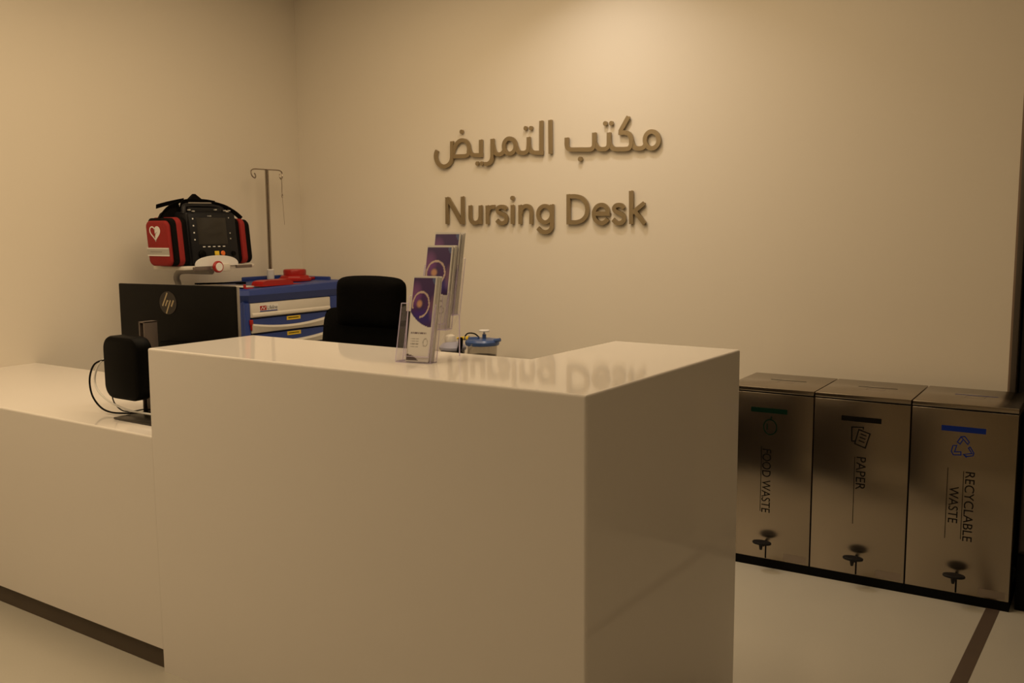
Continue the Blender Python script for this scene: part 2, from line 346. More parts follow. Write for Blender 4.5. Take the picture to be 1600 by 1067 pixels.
# ------------------------------------------------------------------ lettering on the back wall
ARABIC = {
    'alif': [('L',[(-0.0725,1.882),(-0.0712,1.7172)])],
    'lam_ta_mim_ra': [('L',[(-0.1251,1.8817),(-0.1259,1.7151)]),('S',[(-0.114,1.7247),(-0.1429,1.7261),(-0.1668,1.728),(-0.185,1.7352),(-0.1964,1.7516),(-0.2001,1.7716)]),('L',[(-0.2009,1.8064),(-0.2003,1.7518)]),('S',[(-0.2002,1.7676),(-0.2042,1.7441),(-0.2173,1.7317),(-0.2368,1.7298),(-0.2562,1.7339),(-0.2694,1.7454),(-0.2771,1.7637)]),('C',[(-0.28,1.7658),(-0.2818,1.7542),(-0.287,1.7439),(-0.2951,1.7359),(-0.3052,1.731),(-0.3163,1.7296),(-0.3275,1.732),(-0.3376,1.7379),(-0.3455,1.7468),(-0.3506,1.7577),(-0.3522,1.7696),(-0.3503,1.7813),(-0.3451,1.7917),(-0.3369,1.7996),(-0.3268,1.8045),(-0.3156,1.8057),(-0.3045,1.8032),(-0.2945,1.7973),(-0.2866,1.7885),(-0.2816,1.7776),(-0.28,1.7658)]),('S',[(-0.3474,1.7512),(-0.3586,1.7357),(-0.3752,1.7292),(-0.3928,1.7308),(-0.4069,1.7388),(-0.4168,1.7567),(-0.4216,1.7793)]),('L',[(-0.4237,1.8098),(-0.4234,1.7591)]),('S',[(-0.4233,1.7672),(-0.4237,1.7347),(-0.4265,1.7105),(-0.4374,1.6926),(-0.4544,1.6839),(-0.4749,1.6848)])],
    'ya_dad': [('L',[(-0.4989,1.8099),(-0.5002,1.7203)]),('S',[(-0.4877,1.7304),(-0.5208,1.732),(-0.5468,1.734),(-0.5634,1.7422),(-0.5736,1.7584),(-0.5785,1.7793)]),('S',[(-0.579,1.7483),(-0.5766,1.7668),(-0.5825,1.7919),(-0.597,1.8079),(-0.618,1.8136),(-0.6404,1.8095),(-0.6621,1.7928),(-0.6786,1.7678),(-0.6868,1.7368)]),('S',[(-0.5778,1.7586),(-0.5791,1.7421),(-0.5888,1.7335),(-0.6046,1.7309),(-0.6472,1.7321),(-0.6955,1.7318)]),('L',[(-0.688,1.8121),(-0.6895,1.7369)]),('S',[(-0.6893,1.7474),(-0.6897,1.7265),(-0.6982,1.7038),(-0.7191,1.687),(-0.7454,1.683),(-0.7715,1.69),(-0.7904,1.7086),(-0.7993,1.7314),(-0.7988,1.7518),(-0.7902,1.7691)])],
    'dad_dot': [('D',(-0.6247,1.8583,0.0111))],
    'ta_dot': [('D',(-0.2189,1.8512,0.0111))],
    'ta_dot_b': [('D',(-0.1866,1.8496,0.011))],
    'ya_dot': [('D',(-0.5235,1.6889,0.0115))],
    'ya_dot_b': [('D',(-0.4945,1.6877,0.0115))],
    'mim_kaf_ta_ba': [('C',[(0.5177,1.7523),(0.5161,1.7406),(0.5113,1.7303),(0.5036,1.7222),(0.4939,1.7173),(0.4831,1.716),(0.4722,1.7184),(0.4623,1.7244),(0.4544,1.7333),(0.4492,1.7442),(0.4474,1.7562),(0.449,1.7679),(0.4539,1.7783),(0.4616,1.7863),(0.4714,1.7912),(0.4823,1.7924),(0.4931,1.7899),(0.5029,1.7839),(0.5107,1.775),(0.5158,1.7641),(0.5177,1.7523)]),('S',[(0.4505,1.7352),(0.4436,1.7246),(0.43,1.719),(0.4134,1.7192),(0.3967,1.7233),(0.3861,1.7349),(0.3797,1.7518)]),('L',[(0.3611,1.8681),(0.3185,1.8026)]),('L',[(0.3101,1.7972),(0.333,1.7962)]),('S',[(0.3245,1.7967),(0.3457,1.7955),(0.3647,1.7877),(0.3753,1.7705),(0.3772,1.752),(0.3756,1.7355),(0.3652,1.7223),(0.3463,1.7196),(0.3165,1.7207),(0.2909,1.7227),(0.2736,1.7315),(0.2628,1.747),(0.2588,1.7622)]),('L',[(0.2582,1.8014),(0.2584,1.7472)]),('S',[(0.2584,1.7547),(0.2563,1.738),(0.2456,1.7269),(0.2282,1.7248),(0.2085,1.7273),(0.1932,1.7375),(0.183,1.755)]),('L',[(0.1784,1.8054),(0.1786,1.7515)]),('S',[(0.1786,1.759),(0.1769,1.7402),(0.1667,1.7294),(0.149,1.7272),(0.0977,1.7298),(0.0502,1.7322),(0.032,1.7392),(0.0247,1.7558),(0.0247,1.775)]),('L',[(0.0247,1.7712),(0.0247,1.7904)])],
    'ta2_dot': [('D',(0.2372,1.8449,0.0112))],
    'ta2_dot_b': [('D',(0.2696,1.8436,0.0111))],
    'ba_dot': [('D',(0.099,1.6842,0.0119))],
}
ENGLISH = {
    'letter_n': [('L',[(-0.728,1.5189),(-0.7298,1.3761)]),('P',[(-0.7416,1.5192),(-0.7127,1.5186),(-0.6108,1.3745),(-0.6397,1.3747)]),('L',[(-0.6232,1.5199),(-0.6241,1.3746)])],
    'letter_u': [('L',[(-0.573,1.4724),(-0.5739,1.4171)]),('S',[(-0.5738,1.4255),(-0.572,1.4023),(-0.5601,1.3854),(-0.5392,1.3807),(-0.5197,1.3872),(-0.509,1.4038),(-0.506,1.4246)]),('L',[(-0.5054,1.4712),(-0.5068,1.3746)])],
    'letter_r': [('L',[(-0.4614,1.4704),(-0.4611,1.3743)]),('S',[(-0.4593,1.4282),(-0.4524,1.4487),(-0.4368,1.4609),(-0.4128,1.4625)])],
    'letter_s': [('S',[(-0.3406,1.447),(-0.3515,1.459),(-0.3706,1.4626),(-0.3884,1.4592),(-0.3967,1.4471),(-0.3912,1.4347),(-0.3685,1.4262),(-0.3479,1.4169),(-0.3406,1.4013),(-0.3473,1.3849),(-0.3675,1.3777),(-0.3878,1.3816),(-0.4019,1.3936)])],
    'letter_i': [('L',[(-0.3019,1.47),(-0.3028,1.3732)]),('D',(-0.3026,1.5053,0.0117))],
    'letter_n_b': [('L',[(-0.2545,1.4691),(-0.2543,1.3728)]),('S',[(-0.2514,1.4254),(-0.2438,1.4488),(-0.229,1.461),(-0.2129,1.4632),(-0.196,1.456),(-0.1878,1.4387),(-0.1865,1.4166)]),('L',[(-0.1865,1.4206),(-0.1868,1.3723)])],
    'letter_g': [('C',[(-0.0651,1.4202),(-0.0671,1.4078),(-0.0729,1.3966),(-0.0818,1.3877),(-0.093,1.382),(-0.1055,1.3801),(-0.118,1.3822),(-0.1293,1.3881),(-0.1383,1.3972),(-0.144,1.4086),(-0.146,1.4213),(-0.1439,1.4338),(-0.1381,1.4451),(-0.129,1.4539),(-0.1177,1.4595),(-0.1052,1.4613),(-0.0927,1.4591),(-0.0815,1.4532),(-0.0727,1.4441),(-0.0671,1.4327),(-0.0651,1.4202)]),('L',[(-0.0636,1.4685),(-0.0639,1.3715)]),('S',[(-0.0638,1.3794),(-0.0653,1.3556),(-0.0782,1.3378),(-0.1019,1.3315),(-0.1282,1.3367),(-0.1473,1.352)])],
    'letter_d': [('L',[(0.0327,1.5154),(0.0326,1.3696)]),('S',[(0.0226,1.5063),(0.0524,1.506),(0.0797,1.5046),(0.1105,1.4942),(0.1326,1.4706),(0.1398,1.4416),(0.1332,1.4108),(0.1116,1.3889),(0.0798,1.3794),(0.0524,1.3793),(0.0225,1.3795)])],
    'letter_e': [('L',[(0.1787,1.4198),(0.2636,1.4187)]),('S',[(0.2536,1.417),(0.2504,1.4399),(0.2351,1.4565),(0.2148,1.461),(0.1933,1.453),(0.1791,1.4333),(0.177,1.4141),(0.1841,1.3928),(0.2024,1.3773),(0.2253,1.3744),(0.2428,1.3827),(0.2528,1.3941)])],
    'letter_s_b': [('S',[(0.3389,1.4411),(0.3299,1.4544),(0.314,1.4593),(0.2959,1.4554),(0.2874,1.4431),(0.2939,1.4305),(0.3142,1.4218),(0.3327,1.4122),(0.341,1.3962),(0.3359,1.3808),(0.3188,1.3726),(0.2994,1.3758),(0.2812,1.3908)])],
    'letter_k': [('L',[(0.3774,1.5239),(0.3795,1.3684)]),('L',[(0.4462,1.4647),(0.3866,1.4216)]),('L',[(0.4001,1.4274),(0.4509,1.3679)])],
}
SW = 0.0208
def sign(name, label, data):
    root = thing(name, label, 'sign', (0, YW, 0))
    for key, strokes in data.items():
        nm = 'dot' if 'dot' in key else 'letter'
        mb = MB(); y0, y1 = YW-0.016, YW-0.005; pins = []
        for t, v in strokes:
            y0 -= 0.0005; y1 -= 0.0002
            if t == 'L': mb.stroke(v, SW, y0, y1); pins += [v[0], v[-1]]
            elif t == 'S': mb.stroke([(q.x, q.y) for q in smooth_path(v, 5)], SW, y0, y1); pins.append(v[len(v)//2])
            elif t == 'C':
                pts = [(q.x, q.y) for q in smooth_path(v[:-1], 3, closed=True)]; mb.stroke(pts, SW, y0, y1, closed=True); pins.append(v[0])
            elif t == 'P': mb.prism(v, 1, y0, y1)
            elif t == 'D':
                mb.lathe([(v[2], y0), (v[2], y1)], (v[0], 0, v[1]), 20, axis=1); pins.append(v[:2])
        for px, pz in pins: mb.tube([(px, YW-0.008, pz), (px, YW-0.0005, pz)], 0.003, 6)
        mb.build(nm, 'brass', root)
sign('arabic_wall_sign', 'brass Arabic lettering mounted on the back wall, upper line', ARABIC)
sign('english_wall_sign', 'brass letters reading Nursing Desk on the back wall, lower line', ENGLISH)

# ------------------------------------------------------------------ the three steel waste bins and the dark cabinet beside them
BX, BY, BYAW, BW, BD, BH, BZ = 1.4085, 1.9089, 0.0356, 0.3487, 0.3654, 0.7266, 0.0337
def bin_(k, label, color, text_lines, icon):
    ox = BX+(k-1)*BW*math.cos(BYAW); oy = BY+(k-1)*BW*math.sin(BYAW)
    root = thing('waste_bin', label, 'bin', (ox, oy, 0), BYAW, 'row of three steel waste bins')
    B = lambda mb, n, m, par=root, **kw: mb.build(n, m, par, world=False, **kw)
    g = 0.0025
    B(MB().box((g, 0, BZ), (BW-g, BD, BH-0.0215), 0.002), 'body', 'steel')
    B(MB().box((g, 0.001, BH-0.017), (BW-g, BD, BH), 0.002), 'lid', 'steel')
    B(MB().box((g+0.004, 0.006, BH-0.022), (BW-g-0.004, BD-0.006, BH-0.0165)), 'lid_gap', 'blackmatte')  # black filler standing in for the dark gap under the lid
    B(MB().box((0.0003, -0.0015, 0), (BW-0.0003, BD-0.005, BZ-0.0003)), 'plinth', 'blackmatte')
    c = 0.175; y = -0.0006
    B(MB().box((c-0.072, y, 0.627), (c+0.072, 0.0002, 0.6465)), 'colour_band', color)
    ic = MB(); w = 0.0045
    if icon == 'paper':
        ic.stroke([(0.1835, 0.600), (0.1835, 0.608), (0.142, 0.605), (0.1435, 0.5515), (0.158, 0.553)], w, y, 0.0002)
        q = [(0.1677, 0.5981), (0.2083, 0.5855), (0.1931, 0.5302), (0.1546, 0.5428)]
        ic.stroke(q, w, y-0.0001, 0.0002, closed=True)
        for t in (0.22, 0.45, 0.68):
            l = Vector(q[0]).lerp(Vector(q[3]), t); r = Vector(q[1]).lerp(Vector(q[2]), t)
            ic.stroke([l.lerp(r, 0.25), l.lerp(r, 0.78)], w*0.9, y, 0.0002)
    elif icon == 'recycle':
        for poly in ([(0.1682, 0.6103), (0.1568, 0.5899), (0.166, 0.5834), (0.1754, 0.6012), (0.1682, 0.6103), (0.1803, 0.6124), (0.1953, 0.5937), (0.191, 0.5848), (0.1775, 0.5999)],
                     [(0.143, 0.5754), (0.1385, 0.5542), (0.1459, 0.542), (0.1704, 0.5443), (0.1699, 0.5557), (0.1495, 0.5532), (0.1553, 0.5776), (0.1432, 0.5756)],
                     [(0.1988, 0.5774), (0.2119, 0.5555), (0.209, 0.5461), (0.1903, 0.5415), (0.1785, 0.5476), (0.2059, 0.554), (0.1937, 0.5715), (0.1986, 0.5772)],
                     [(0.1785, 0.5476), (0.1891, 0.5368)]):
            ic.stroke(poly, 0.0036, y, 0.0002)
    else:
        pts = [(c+0.006+0.026*math.cos(a*PI/12), 0.571+0.030*math.sin(a*PI/12)) for a in range(26)]
        ic.stroke(pts, w, y, 0.0002); ic.stroke([(c+0.006, 0.598), (c+0.012, 0.615)], w, y, 0.0002)
        ic.stroke([(c-0.006, 0.585), (c-0.006, 0.560)], w*0.8, y, 0.0002)
    B(ic, 'icon', color, smooth=False)
    tm = MB(); um = MB()
    for txt, ux, zt, zb, size, lx, lz0, lz1 in text_lines:
        vs_, fs, tw = text_mesh(txt, 1.0); k_ = (zt-zb)/tw
        hgt = max(v.y for v in vs_)
        V = [tm.bm.verts.new((ux+v.y/hgt*size, y, zt-v.x*k_)) for v in vs_]
        for q in fs:
            try: tm.bm.faces.new([V[n_] for n_ in q])
            except ValueError: pass
        um.box((lx-0.0011, y, lz1), (lx+0.0011, 0.0002, lz0))
    B(tm, 'lettering', 'ink', smooth=False); B(um, 'underline', 'ink')
    B(MB().box((c-0.003, -0.0004, BZ+0.003), (c+0.003, 0.002, 0.112)), 'pedal_slot', 'blackmatte')
    pd = B(MB().lathe([(0.036, 0.0), (0.0375, 0.002), (0.0375, 0.006), (0.035, 0.0085)], (c-0.003, -0.042, 0.108), 28, sy=0.62), 'pedal', 'dark')
    B(MB().box((c-0.006, -0.04, 0.096), (c+0.006, 0.004, 0.108), 0.002), 'pedal_arm', 'dark', pd)
    B(MB().tube([(c-0.004, -0.05, 0.108), (c-0.004, -0.05, 0.086)], [0.009, 0.005], 12), 'pedal_stud', 'dark', pd)
    B(MB().box((0.246, -0.0005, 0.040), (0.334, 0.0002, 0.068)), 'sticker', stickmat)
    lp = MB().box((c-0.06, 0.208, BH-0.0002), (c+0.085, 0.215, BH+0.0004))
    B(lp, 'lid_band', color)
    li = MB(); li.stroke([(c-0.02, 0.15), (c+0.045, 0.15), (c+0.045, 0.19), (c-0.02, 0.19)], 0.004, 0, 0.0006, closed=True)
    li.xf(Matrix(((1, 0, 0, 0), (0, 0, 1, 0), (0, 1, 0, BH-0.0002), (0, 0, 0, 1)))); B(li, 'lid_icon', stickmat)
    if k == 2:
        B(MB().box((BW-g-0.0002, 0.04, 0.64), (BW-g+0.004, 0.16, 0.69), 0.001), 'side_grip', 'blackmatte')
    return root
stickmat = mat('clear_dull_sticker', (0.30, 0.25, 0.21), 0.45, 0.6, noise=0.1)
bin_(0, 'steel bin marked food waste with green band, nearest the desk', 'inkgreen', [('FOOD WASTE', BW-0.195, 0.484, 0.224, 0.034, BW-0.200, 0.491, 0.227)], 'food')
bin_(1, 'middle steel bin marked paper with black band', 'ink', [('PAPER', 0.163, 0.497, 0.368, 0.034, 0.157, 0.494, 0.233)], 'paper')
bin_(2, 'steel bin marked recyclable waste with blue band, rightmost', 'inkblue', [('RECYCLABLE', 0.531+0.006-BW, 0.489, 0.232, 0.031, 0.531-BW, 0.487, 0.237), ('WASTE', 0.481+0.006-BW, 0.427, 0.293, 0.031, 0.479-BW, 0.494, 0.233)], 'recycle')

cb = thing('side_cabinet', 'dark brown low cabinet with black base right of the steel bins', 'cabinet', (2.32, 2.15, 0))
MB().box((2.118, 1.985, 0.20), (2.52, 2.34, 0.70), 0.003).build('body', 'cabinet', cb)
MB().box((2.118, 1.968, 0.0), (2.52, 2.34, 0.199), 0.003).build('base', 'blackmatte', cb)
MB().box((2.123, 1.970, 0.215), (2.517, 1.9845, 0.69), 0.002).build('door', 'cabinet', cb)
MB().box((2.46, 1.955, 0.50), (2.475, 1.970, 0.62), 0.003).build('handle', 'greymetal', cb)
# ------------------------------------------------------------------ computer screen on the low desk
mon = thing('computer_monitor', 'black computer monitor seen from behind on the low desk', 'monitor', (-0.22, 0.19, HL))
MB().box((-0.335, 0.09, HL+0.0005), (-0.10, 0.28, HL+0.008), 0.003).build('stand_base', 'baseplate', mon)
col_ = MB().box((-0.29, 0.172, HL+0.008), (-0.284, 0.222, 1.062), 0.001).box((-0.266, 0.172, HL+0.008), (-0.26, 0.222, 1.062), 0.001)
col_.box((-0.285, 0.19, HL+0.008), (-0.265, 0.222, 1.058)).box((-0.29, 0.172, 1.058), (-0.26, 0.222, 1.062))
col_.build('stand_column', 'silver2', mon)
MYAW = math.atan2(0.075, 0.552); ML, MH = 0.542, 0.335
mm = Matrix.Translation((-0.585, 0.300, 1.173-MH)) @ Matrix.Rotation(MYAW, 4, 'Z')
pan = MB().box((0, 0, 0), (ML, 0.010, MH), 0.003).xf(mm).build('back_cover', 'backcover', mon)
MB().box((0.001, 0.0095, 0.001), (ML-0.001, 0.024, MH-0.001), 0.002).xf(mm).build('bezel', 'silver', mon)
MB().box((0.008, 0.0235, 0.02), (ML-0.008, 0.0245, MH-0.008)).xf(mm).build('screen', 'screen', mon)
MB().box((0.21, -0.03, 0.05), (0.33, 0.002, 0.14), 0.008).xf(mm).build('stand_mount', 'black', mon)
hm = MB()
hm.box((-0.295, 0.215, 0.895), (-0.255, 0.315, 0.955), 0.004); hm.build('stand_hinge', 'black', mon)
LC = (0.238, 0.272); LR = 0.040
lg = MB().lathe([(LR, -0.0015), (LR, 0.001)], (LC[0], 0, LC[1]), 36, axis=1).xf(mm).build('logo_disc', 'disc', mon)
st = MB()
for (ax, ay), (bx_, by_) in (((395, 300), (270, 670)), ((395, 505), (340, 670)), ((465, 505), (355, 880)), ((540, 505), (480, 680))):
    f = lambda x, y: (LC[0]+(x-400)/205*LR, LC[1]-(y-580)/325*LR)
    st.stroke([f(ax, ay), f(bx_, by_)], 0.0055, -0.0022, -0.001)
st.stroke([f(398, 535), f(420, 515)], 0.003, -0.0021, -0.001)
st.xf(mm).build('logo_mark', 'gold', lg)

tc_ = thing('thin_client', 'black rounded mini computer hung on the back of the monitor stand', 'computer', (-0.296, 0.134, 0.816))
def puff(mb, poly_w, poly_h, r, c, y0, y1, edge=0.006, n=8):
    # rounded-rectangle slab facing -y with softened front and back rims
    prof = [(y0+edge, 0.0), (y0+edge*0.3, edge*0.3*0.8), (y0, edge)]
    rings = [(y0, edge), (y0+edge*0.3, edge*0.3), (y0+edge, 0.0), (y1-edge, 0.0), (y1-edge*0.3, edge*0.3), (y1, edge)]
    rr = []
    for y, ins in rings:
        rr.append([mb.bm.verts.new((q[0], y, q[1])) for q in rrect(c[0], c[1], poly_w-2*ins, poly_h-2*ins, max(0.002, r-ins), n)])
    for p, q in zip(rr, rr[1:]):
        m_ = len(p)
        for k in range(m_): mb.bm.faces.new((p[k], p[(k+1) % m_], q[(k+1) % m_], q[k]))
    mb.bm.faces.new(rr[0][::-1]); mb.bm.faces.new(rr[-1]); return mb
puff(MB(), 0.192, 0.208, 0.046, (-0.296, 0.914), 0.10, 0.160, 0.010).build('case', 'black', tc_)
MB().box((-0.326, 0.159, 0.85), (-0.245, 0.1705, 0.98), 0.002).build('mount_plate', 'dark', tc_)
MB().box((-0.3925, 0.125, 0.857), (-0.3895, 0.14, 0.872), 0.001).box((-0.3925, 0.125, 0.842), (-0.3895, 0.135, 0.850), 0.001).build('port', 'dark', tc_)
def cable(name, label, pts, r, m, sub=6):
    o = MB().tube(smooth_path(pts, sub), r, 8).build(name, m); tag(o, label, 'cable'); return o
zc = HL+0.004
cable('power_cable', 'thick black cable looping left of the mini computer', [(-0.396, 0.140, 0.926), (-0.44, 0.135, 0.927), (-0.491, 0.13, 0.908), (-0.522, 0.13, 0.857), (-0.513, 0.13, 0.802), (-0.468, 0.13, 0.765), (-0.411, 0.131, 0.753), (-0.350, 0.142, 0.754), (-0.275, 0.152, 0.762), (-0.20, 0.16, 0.768)], 0.0032, 'black')
cable('network_cable', 'white cable looping beside the black one left of the mini computer', [(-0.396, 0.142, 0.937), (-0.425, 0.14, 0.938), (-0.465, 0.13, 0.909), (-0.484, 0.125, 0.860), (-0.459, 0.12, 0.822), (-0.395, 0.118, 0.793), (-0.311, 0.125, 0.773), (-0.249, 0.13, 0.769), (-0.15, 0.13, 0.770)], 0.0034, 'white')
cable('thin_cable', 'thin black cable curling under the mini computer', [(-0.3965, 0.132, 0.846), (-0.41, 0.14, 0.80), (-0.405, 0.15, 0.772), (-0.375, 0.155, 0.757), (-0.32, 0.155, 0.762), (-0.252, 0.158, 0.775), (-0.18, 0.16, 0.775)], 0.0022, 'black')

# ------------------------------------------------------------------ leaflet rack on the tall counter
RY = math.atan2(0.018, 0.098)
rk = thing('leaflet_rack', 'clear acrylic three-tier leaflet rack standing on the tall counter', 'leaflet rack', (0.831, 0.167, H), RY)
RWD = 0.104; LEAN = 0.25; th = 0.0022
tiers = [(0.0, 0.0, 0.036, 0.150), (0.088, 0.078, 0.036, 0.100), (0.134, 0.113, 0.040, 0.125)]   # depth, bottom height, pocket depth, front height
def sheet(mb, x0, x1, d, z0, z1, t=th, lean=LEAN):
    # sheet leaning back: thickness t in depth
    V = [mb.bm.verts.new(p) for p in ((x0, d, z0), (x1, d, z0), (x1, d+t, z0), (x0, d+t, z0), (x0, d+(z1-z0)*lean, z1), (x1, d+(z1-z0)*lean, z1), (x1, d+t+(z1-z0)*lean, z1), (x0, d+t+(z1-z0)*lean, z1))]
    for q in ((0, 1, 2, 3), (4, 5, 6, 7), (0, 1, 5, 4), (1, 2, 6, 5), (2, 3, 7, 6), (3, 0, 4, 7)): mb.bm.faces.new([V[i] for i in q])
    return mb
for k, (d, z, pd, fh) in enumerate(tiers):
    fp = MB()                                   # front panel with a dipped upper edge
    n = 44; Lo = []; sst = lambda a_, b_, t_: (lambda q: q*q*(3-2*q))(min(1, max(0, (t_-a_)/(b_-a_))))
    for s_ in range(2):
        for i in range(n+1):
            u = i/n; top = z+0.0025+0.014+(fh-0.014)*max(1-sst(0.20, 0.27, u), sst(0.93, 0.985, u)); x = RWD*u; dd = d+s_*th
            Lo.append((fp.bm.verts.new((x, dd, z+0.0025)), fp.bm.verts.new((x, dd+(top-z)*LEAN, top))))
    A_, B_ = Lo[:n+1], Lo[n+1:]
    for i in range(n):
        fp.bm.faces.new((A_[i][0], A_[i+1][0], A_[i+1][1], A_[i][1])); fp.bm.faces.new((B_[i][0], B_[i+1][0], B_[i+1][1], B_[i][1]))
        fp.bm.faces.new((A_[i][1], A_[i+1][1], B_[i+1][1], B_[i][1])); fp.bm.faces.new((A_[i][0], A_[i+1][0], B_[i+1][0], B_[i][0]))
    fp.bm.faces.new((A_[0][0], A_[0][1], B_[0][1], B_[0][0])); fp.bm.faces.new((A_[n][0], A_[n][1], B_[n][1], B_[n][0]))
    rim_pts = [A_[0][0].co.copy()]+[q[1].co.copy() for q in A_]+[A_[n][0].co.copy()]
    pf_ = fp.build('pocket_front', 'acrylic', rk, world=False, smooth=False)
    MB().tube(rim_pts, 0.0011, 6).build('edge_glow', 'acrylic_edge', pf_, world=False)  # rod painting the bright line of light along the pocket rim
    MB().box((0, d, z), (RWD, d+pd+th, z+0.0022)).build('pocket_floor', 'acrylic_edge', rk, world=False)
    for x in (0, RWD-th):
        sd = MB(); z0 = z+0.0025; z1 = z+fh*0.95
        poly = [(d+th+0.0003, z0), (d+pd-0.0003, z0), (d+pd-0.0003+(z1-z0)*LEAN, z1), (d+th+0.0003+(z1-z0)*LEAN, z1)]
        sd.prism(poly, 0, x, x+th).build('pocket_side', 'acrylic', rk, world=False, smooth=False)
    zt = (z+0.17, z+0.17, 0.265)[k]
    pb_ = sheet(MB(), 0, RWD, d+pd, z+0.0025, zt).build('pocket_back', 'acrylic', rk, world=False, smooth=False)
    e0, e1 = d+pd+th/2, d+pd+th/2+(zt-z-0.0025)*LEAN
    MB().tube([(0.001, e0, z+0.0035), (0.001, e1, zt), (RWD-0.001, e1, zt), (RWD-0.001, e0, z+0.0035)], 0.0010, 6).build('edge_glow', 'acrylic_edge', pb_, world=False)  # rod painting the bright outline of the back sheet
for x in (0, RWD-th):
    sheet(MB(), x, x+th, 0.168, 0.0, 0.112, t=0.003, lean=0.02).build('rear_leg', 'acrylic_edge', rk, world=False, smooth=False)
for x in (0, RWD-th):
    MB().prism([(0.003, 0.0028), (0.036, 0.0028), (0.168, 0.113), (0.160, 0.113), (0.088, 0.0775)], 0, x+0.0001, x+th-0.0001).build('side_brace', 'acrylic', rk, world=False, smooth=False)

LW, LH, LT = 0.068, 0.228, 0.0028
def cover_colour(u, v):
    # u across 0..1, v up 0..1 : purple photograph above, white panel below with a curved edge
    bd = 0.05
    if u < bd*0.4 or u > 1-bd*0.9 or v > 0.975: return (0.80, 0.78, 0.76)
    edge = 0.415+0.16*(1-u)**2.2-0.015*u
    if v > edge:
        r, g, b = 0.060, 0.024, 0.130
        k = max(0, 1-((u-0.15)**2/0.10+(v-0.78)**2/0.030)); r += 0.16*k; g += 0.055*k; b += 0.14*k
        k = max(0, 1-((u-0.55)**2/0.5+(v-0.52)**2/0.012)); b += 0.10*k; r *= 1-0.3*k
        k = max(0, 1-((u-0.92)**2/0.02+(v-0.62)**2/0.03)); r += 0.14*k; g += 0.07*k; b += 0.06*k
        if u > 0.86-0.9*(1-v) and v > 0.90 and u+v*1.6 > 2.36: r, g, b = 0.10, 0.13, 0.30
        cu, cv = 0.42, 0.665; rr = math.hypot((u-cu)/0.37, (v-cv)/0.150)
        if rr < 1.0 and rr > 0.55: r, g, b = r*0.9+0.02, g*0.8, b*1.1
        if abs(rr-0.97) < 0.075 and not (u < cu and v < cv-0.05): r, g, b = 0.66, 0.52, 0.46
        rc = math.hypot((u-0.36)/0.15, (v-0.672)/0.055)
        if rc < 1: k = min(1, (1-rc)*2); r, g, b = r+(0.62-r)*k, g+(0.34-g)*k, b+(0.22-b)*k
        return (r, g, b)
    w = 0.84
    if 0.325 < v < 0.345 and 0.12 < u < 0.80 and (int(u*60) % 5): return (0.16, 0.12, 0.15)
    for t in (0.265, 0.235, 0.205, 0.175):
        if abs(v-t) < 0.006 and 0.14 < u < 0.50 and (int(u*70) % 6): return (0.42, 0.40, 0.39)
    ro = math.hypot((u-0.78)/0.11, (v-0.225)/0.05)
    if 0.72 < ro < 1.0: return (0.48, 0.46, 0.44)
    if v < 0.085-0.09*(u/0.62)**2 and v > 0.018 and u < 0.62: return (0.14, 0.11, 0.11)
    return (w, w*0.975, w*0.95)
def leaflet_cover_mesh():
    nx, nz = 40, 110; vs_, fs = [], []
    for j in range(nz+1):
        for i in range(nx+1): vs_.append((LW*i/nx, -0.0003, LH*j/nz))
    for j in range(nz):
        for i in range(nx): k = j*(nx+1)+i; fs.append((k, k+1, k+nx+2, k+nx+1))
    me = bpy.data.meshes.new('cover'); me.from_pydata(vs_, [], fs); me.materials.append(M['print'])
    ca = me.color_attributes.new('print', 'FLOAT_COLOR', 'POINT')
    for k, v in enumerate(vs_): ca.data[k].color = (*cover_colour(v[0]/LW, v[2]/LH), 1)
    return me
cover_me = leaflet_cover_mesh()
body_me = MB().box((0, 0, 0), (LW, LT, LH), 0.0006, 1).mesh('leaflet', M['paper'], smooth=False)
RM = root_matrix(rk)
ORD = ('first', 'second', 'third', 'fourth', 'fifth', 'sixth', 'seventh', 'eighth')
names_t = ('lowest', 'middle', 'top')
for k, (d, z, pd, fh) in enumerate(tiers):
    cnt = (8, 6, 6)[k]; step = (pd-th-0.003-LT*1.2)/(cnt-1)
    for i in range(cnt):
        if i == 0: lab = f'foremost purple and white leaflet in the {names_t[k]} tier of the acrylic rack'
        else: lab = f'{ORD[i]} leaflet from the front in the {names_t[k]} tier of the acrylic rack'
        o = bpy.data.objects.new('leaflet', body_me); COL.objects.link(o)
        tag(o, lab, 'leaflet', f'leaflets in the {names_t[k]} tier')
        jz = 0 if i == 0 else random.uniform(-0.004, 0.0)
        ux = (0.028 if k == 0 else 0.0215)+(0 if i == 0 else random.uniform(-0.0015, 0.0015))
        loc = RM @ Vector((ux, d+th+0.0025+i*step, z+0.003))
        o.location = loc; o.rotation_euler = (-math.atan(LEAN), 0, RY)
        if i: o.scale.z = 1+jz/LH
        if k: o.scale.x = 1.14
        cv = bpy.data.objects.new('cover_print', cover_me); COL.objects.link(cv); cv.parent = o

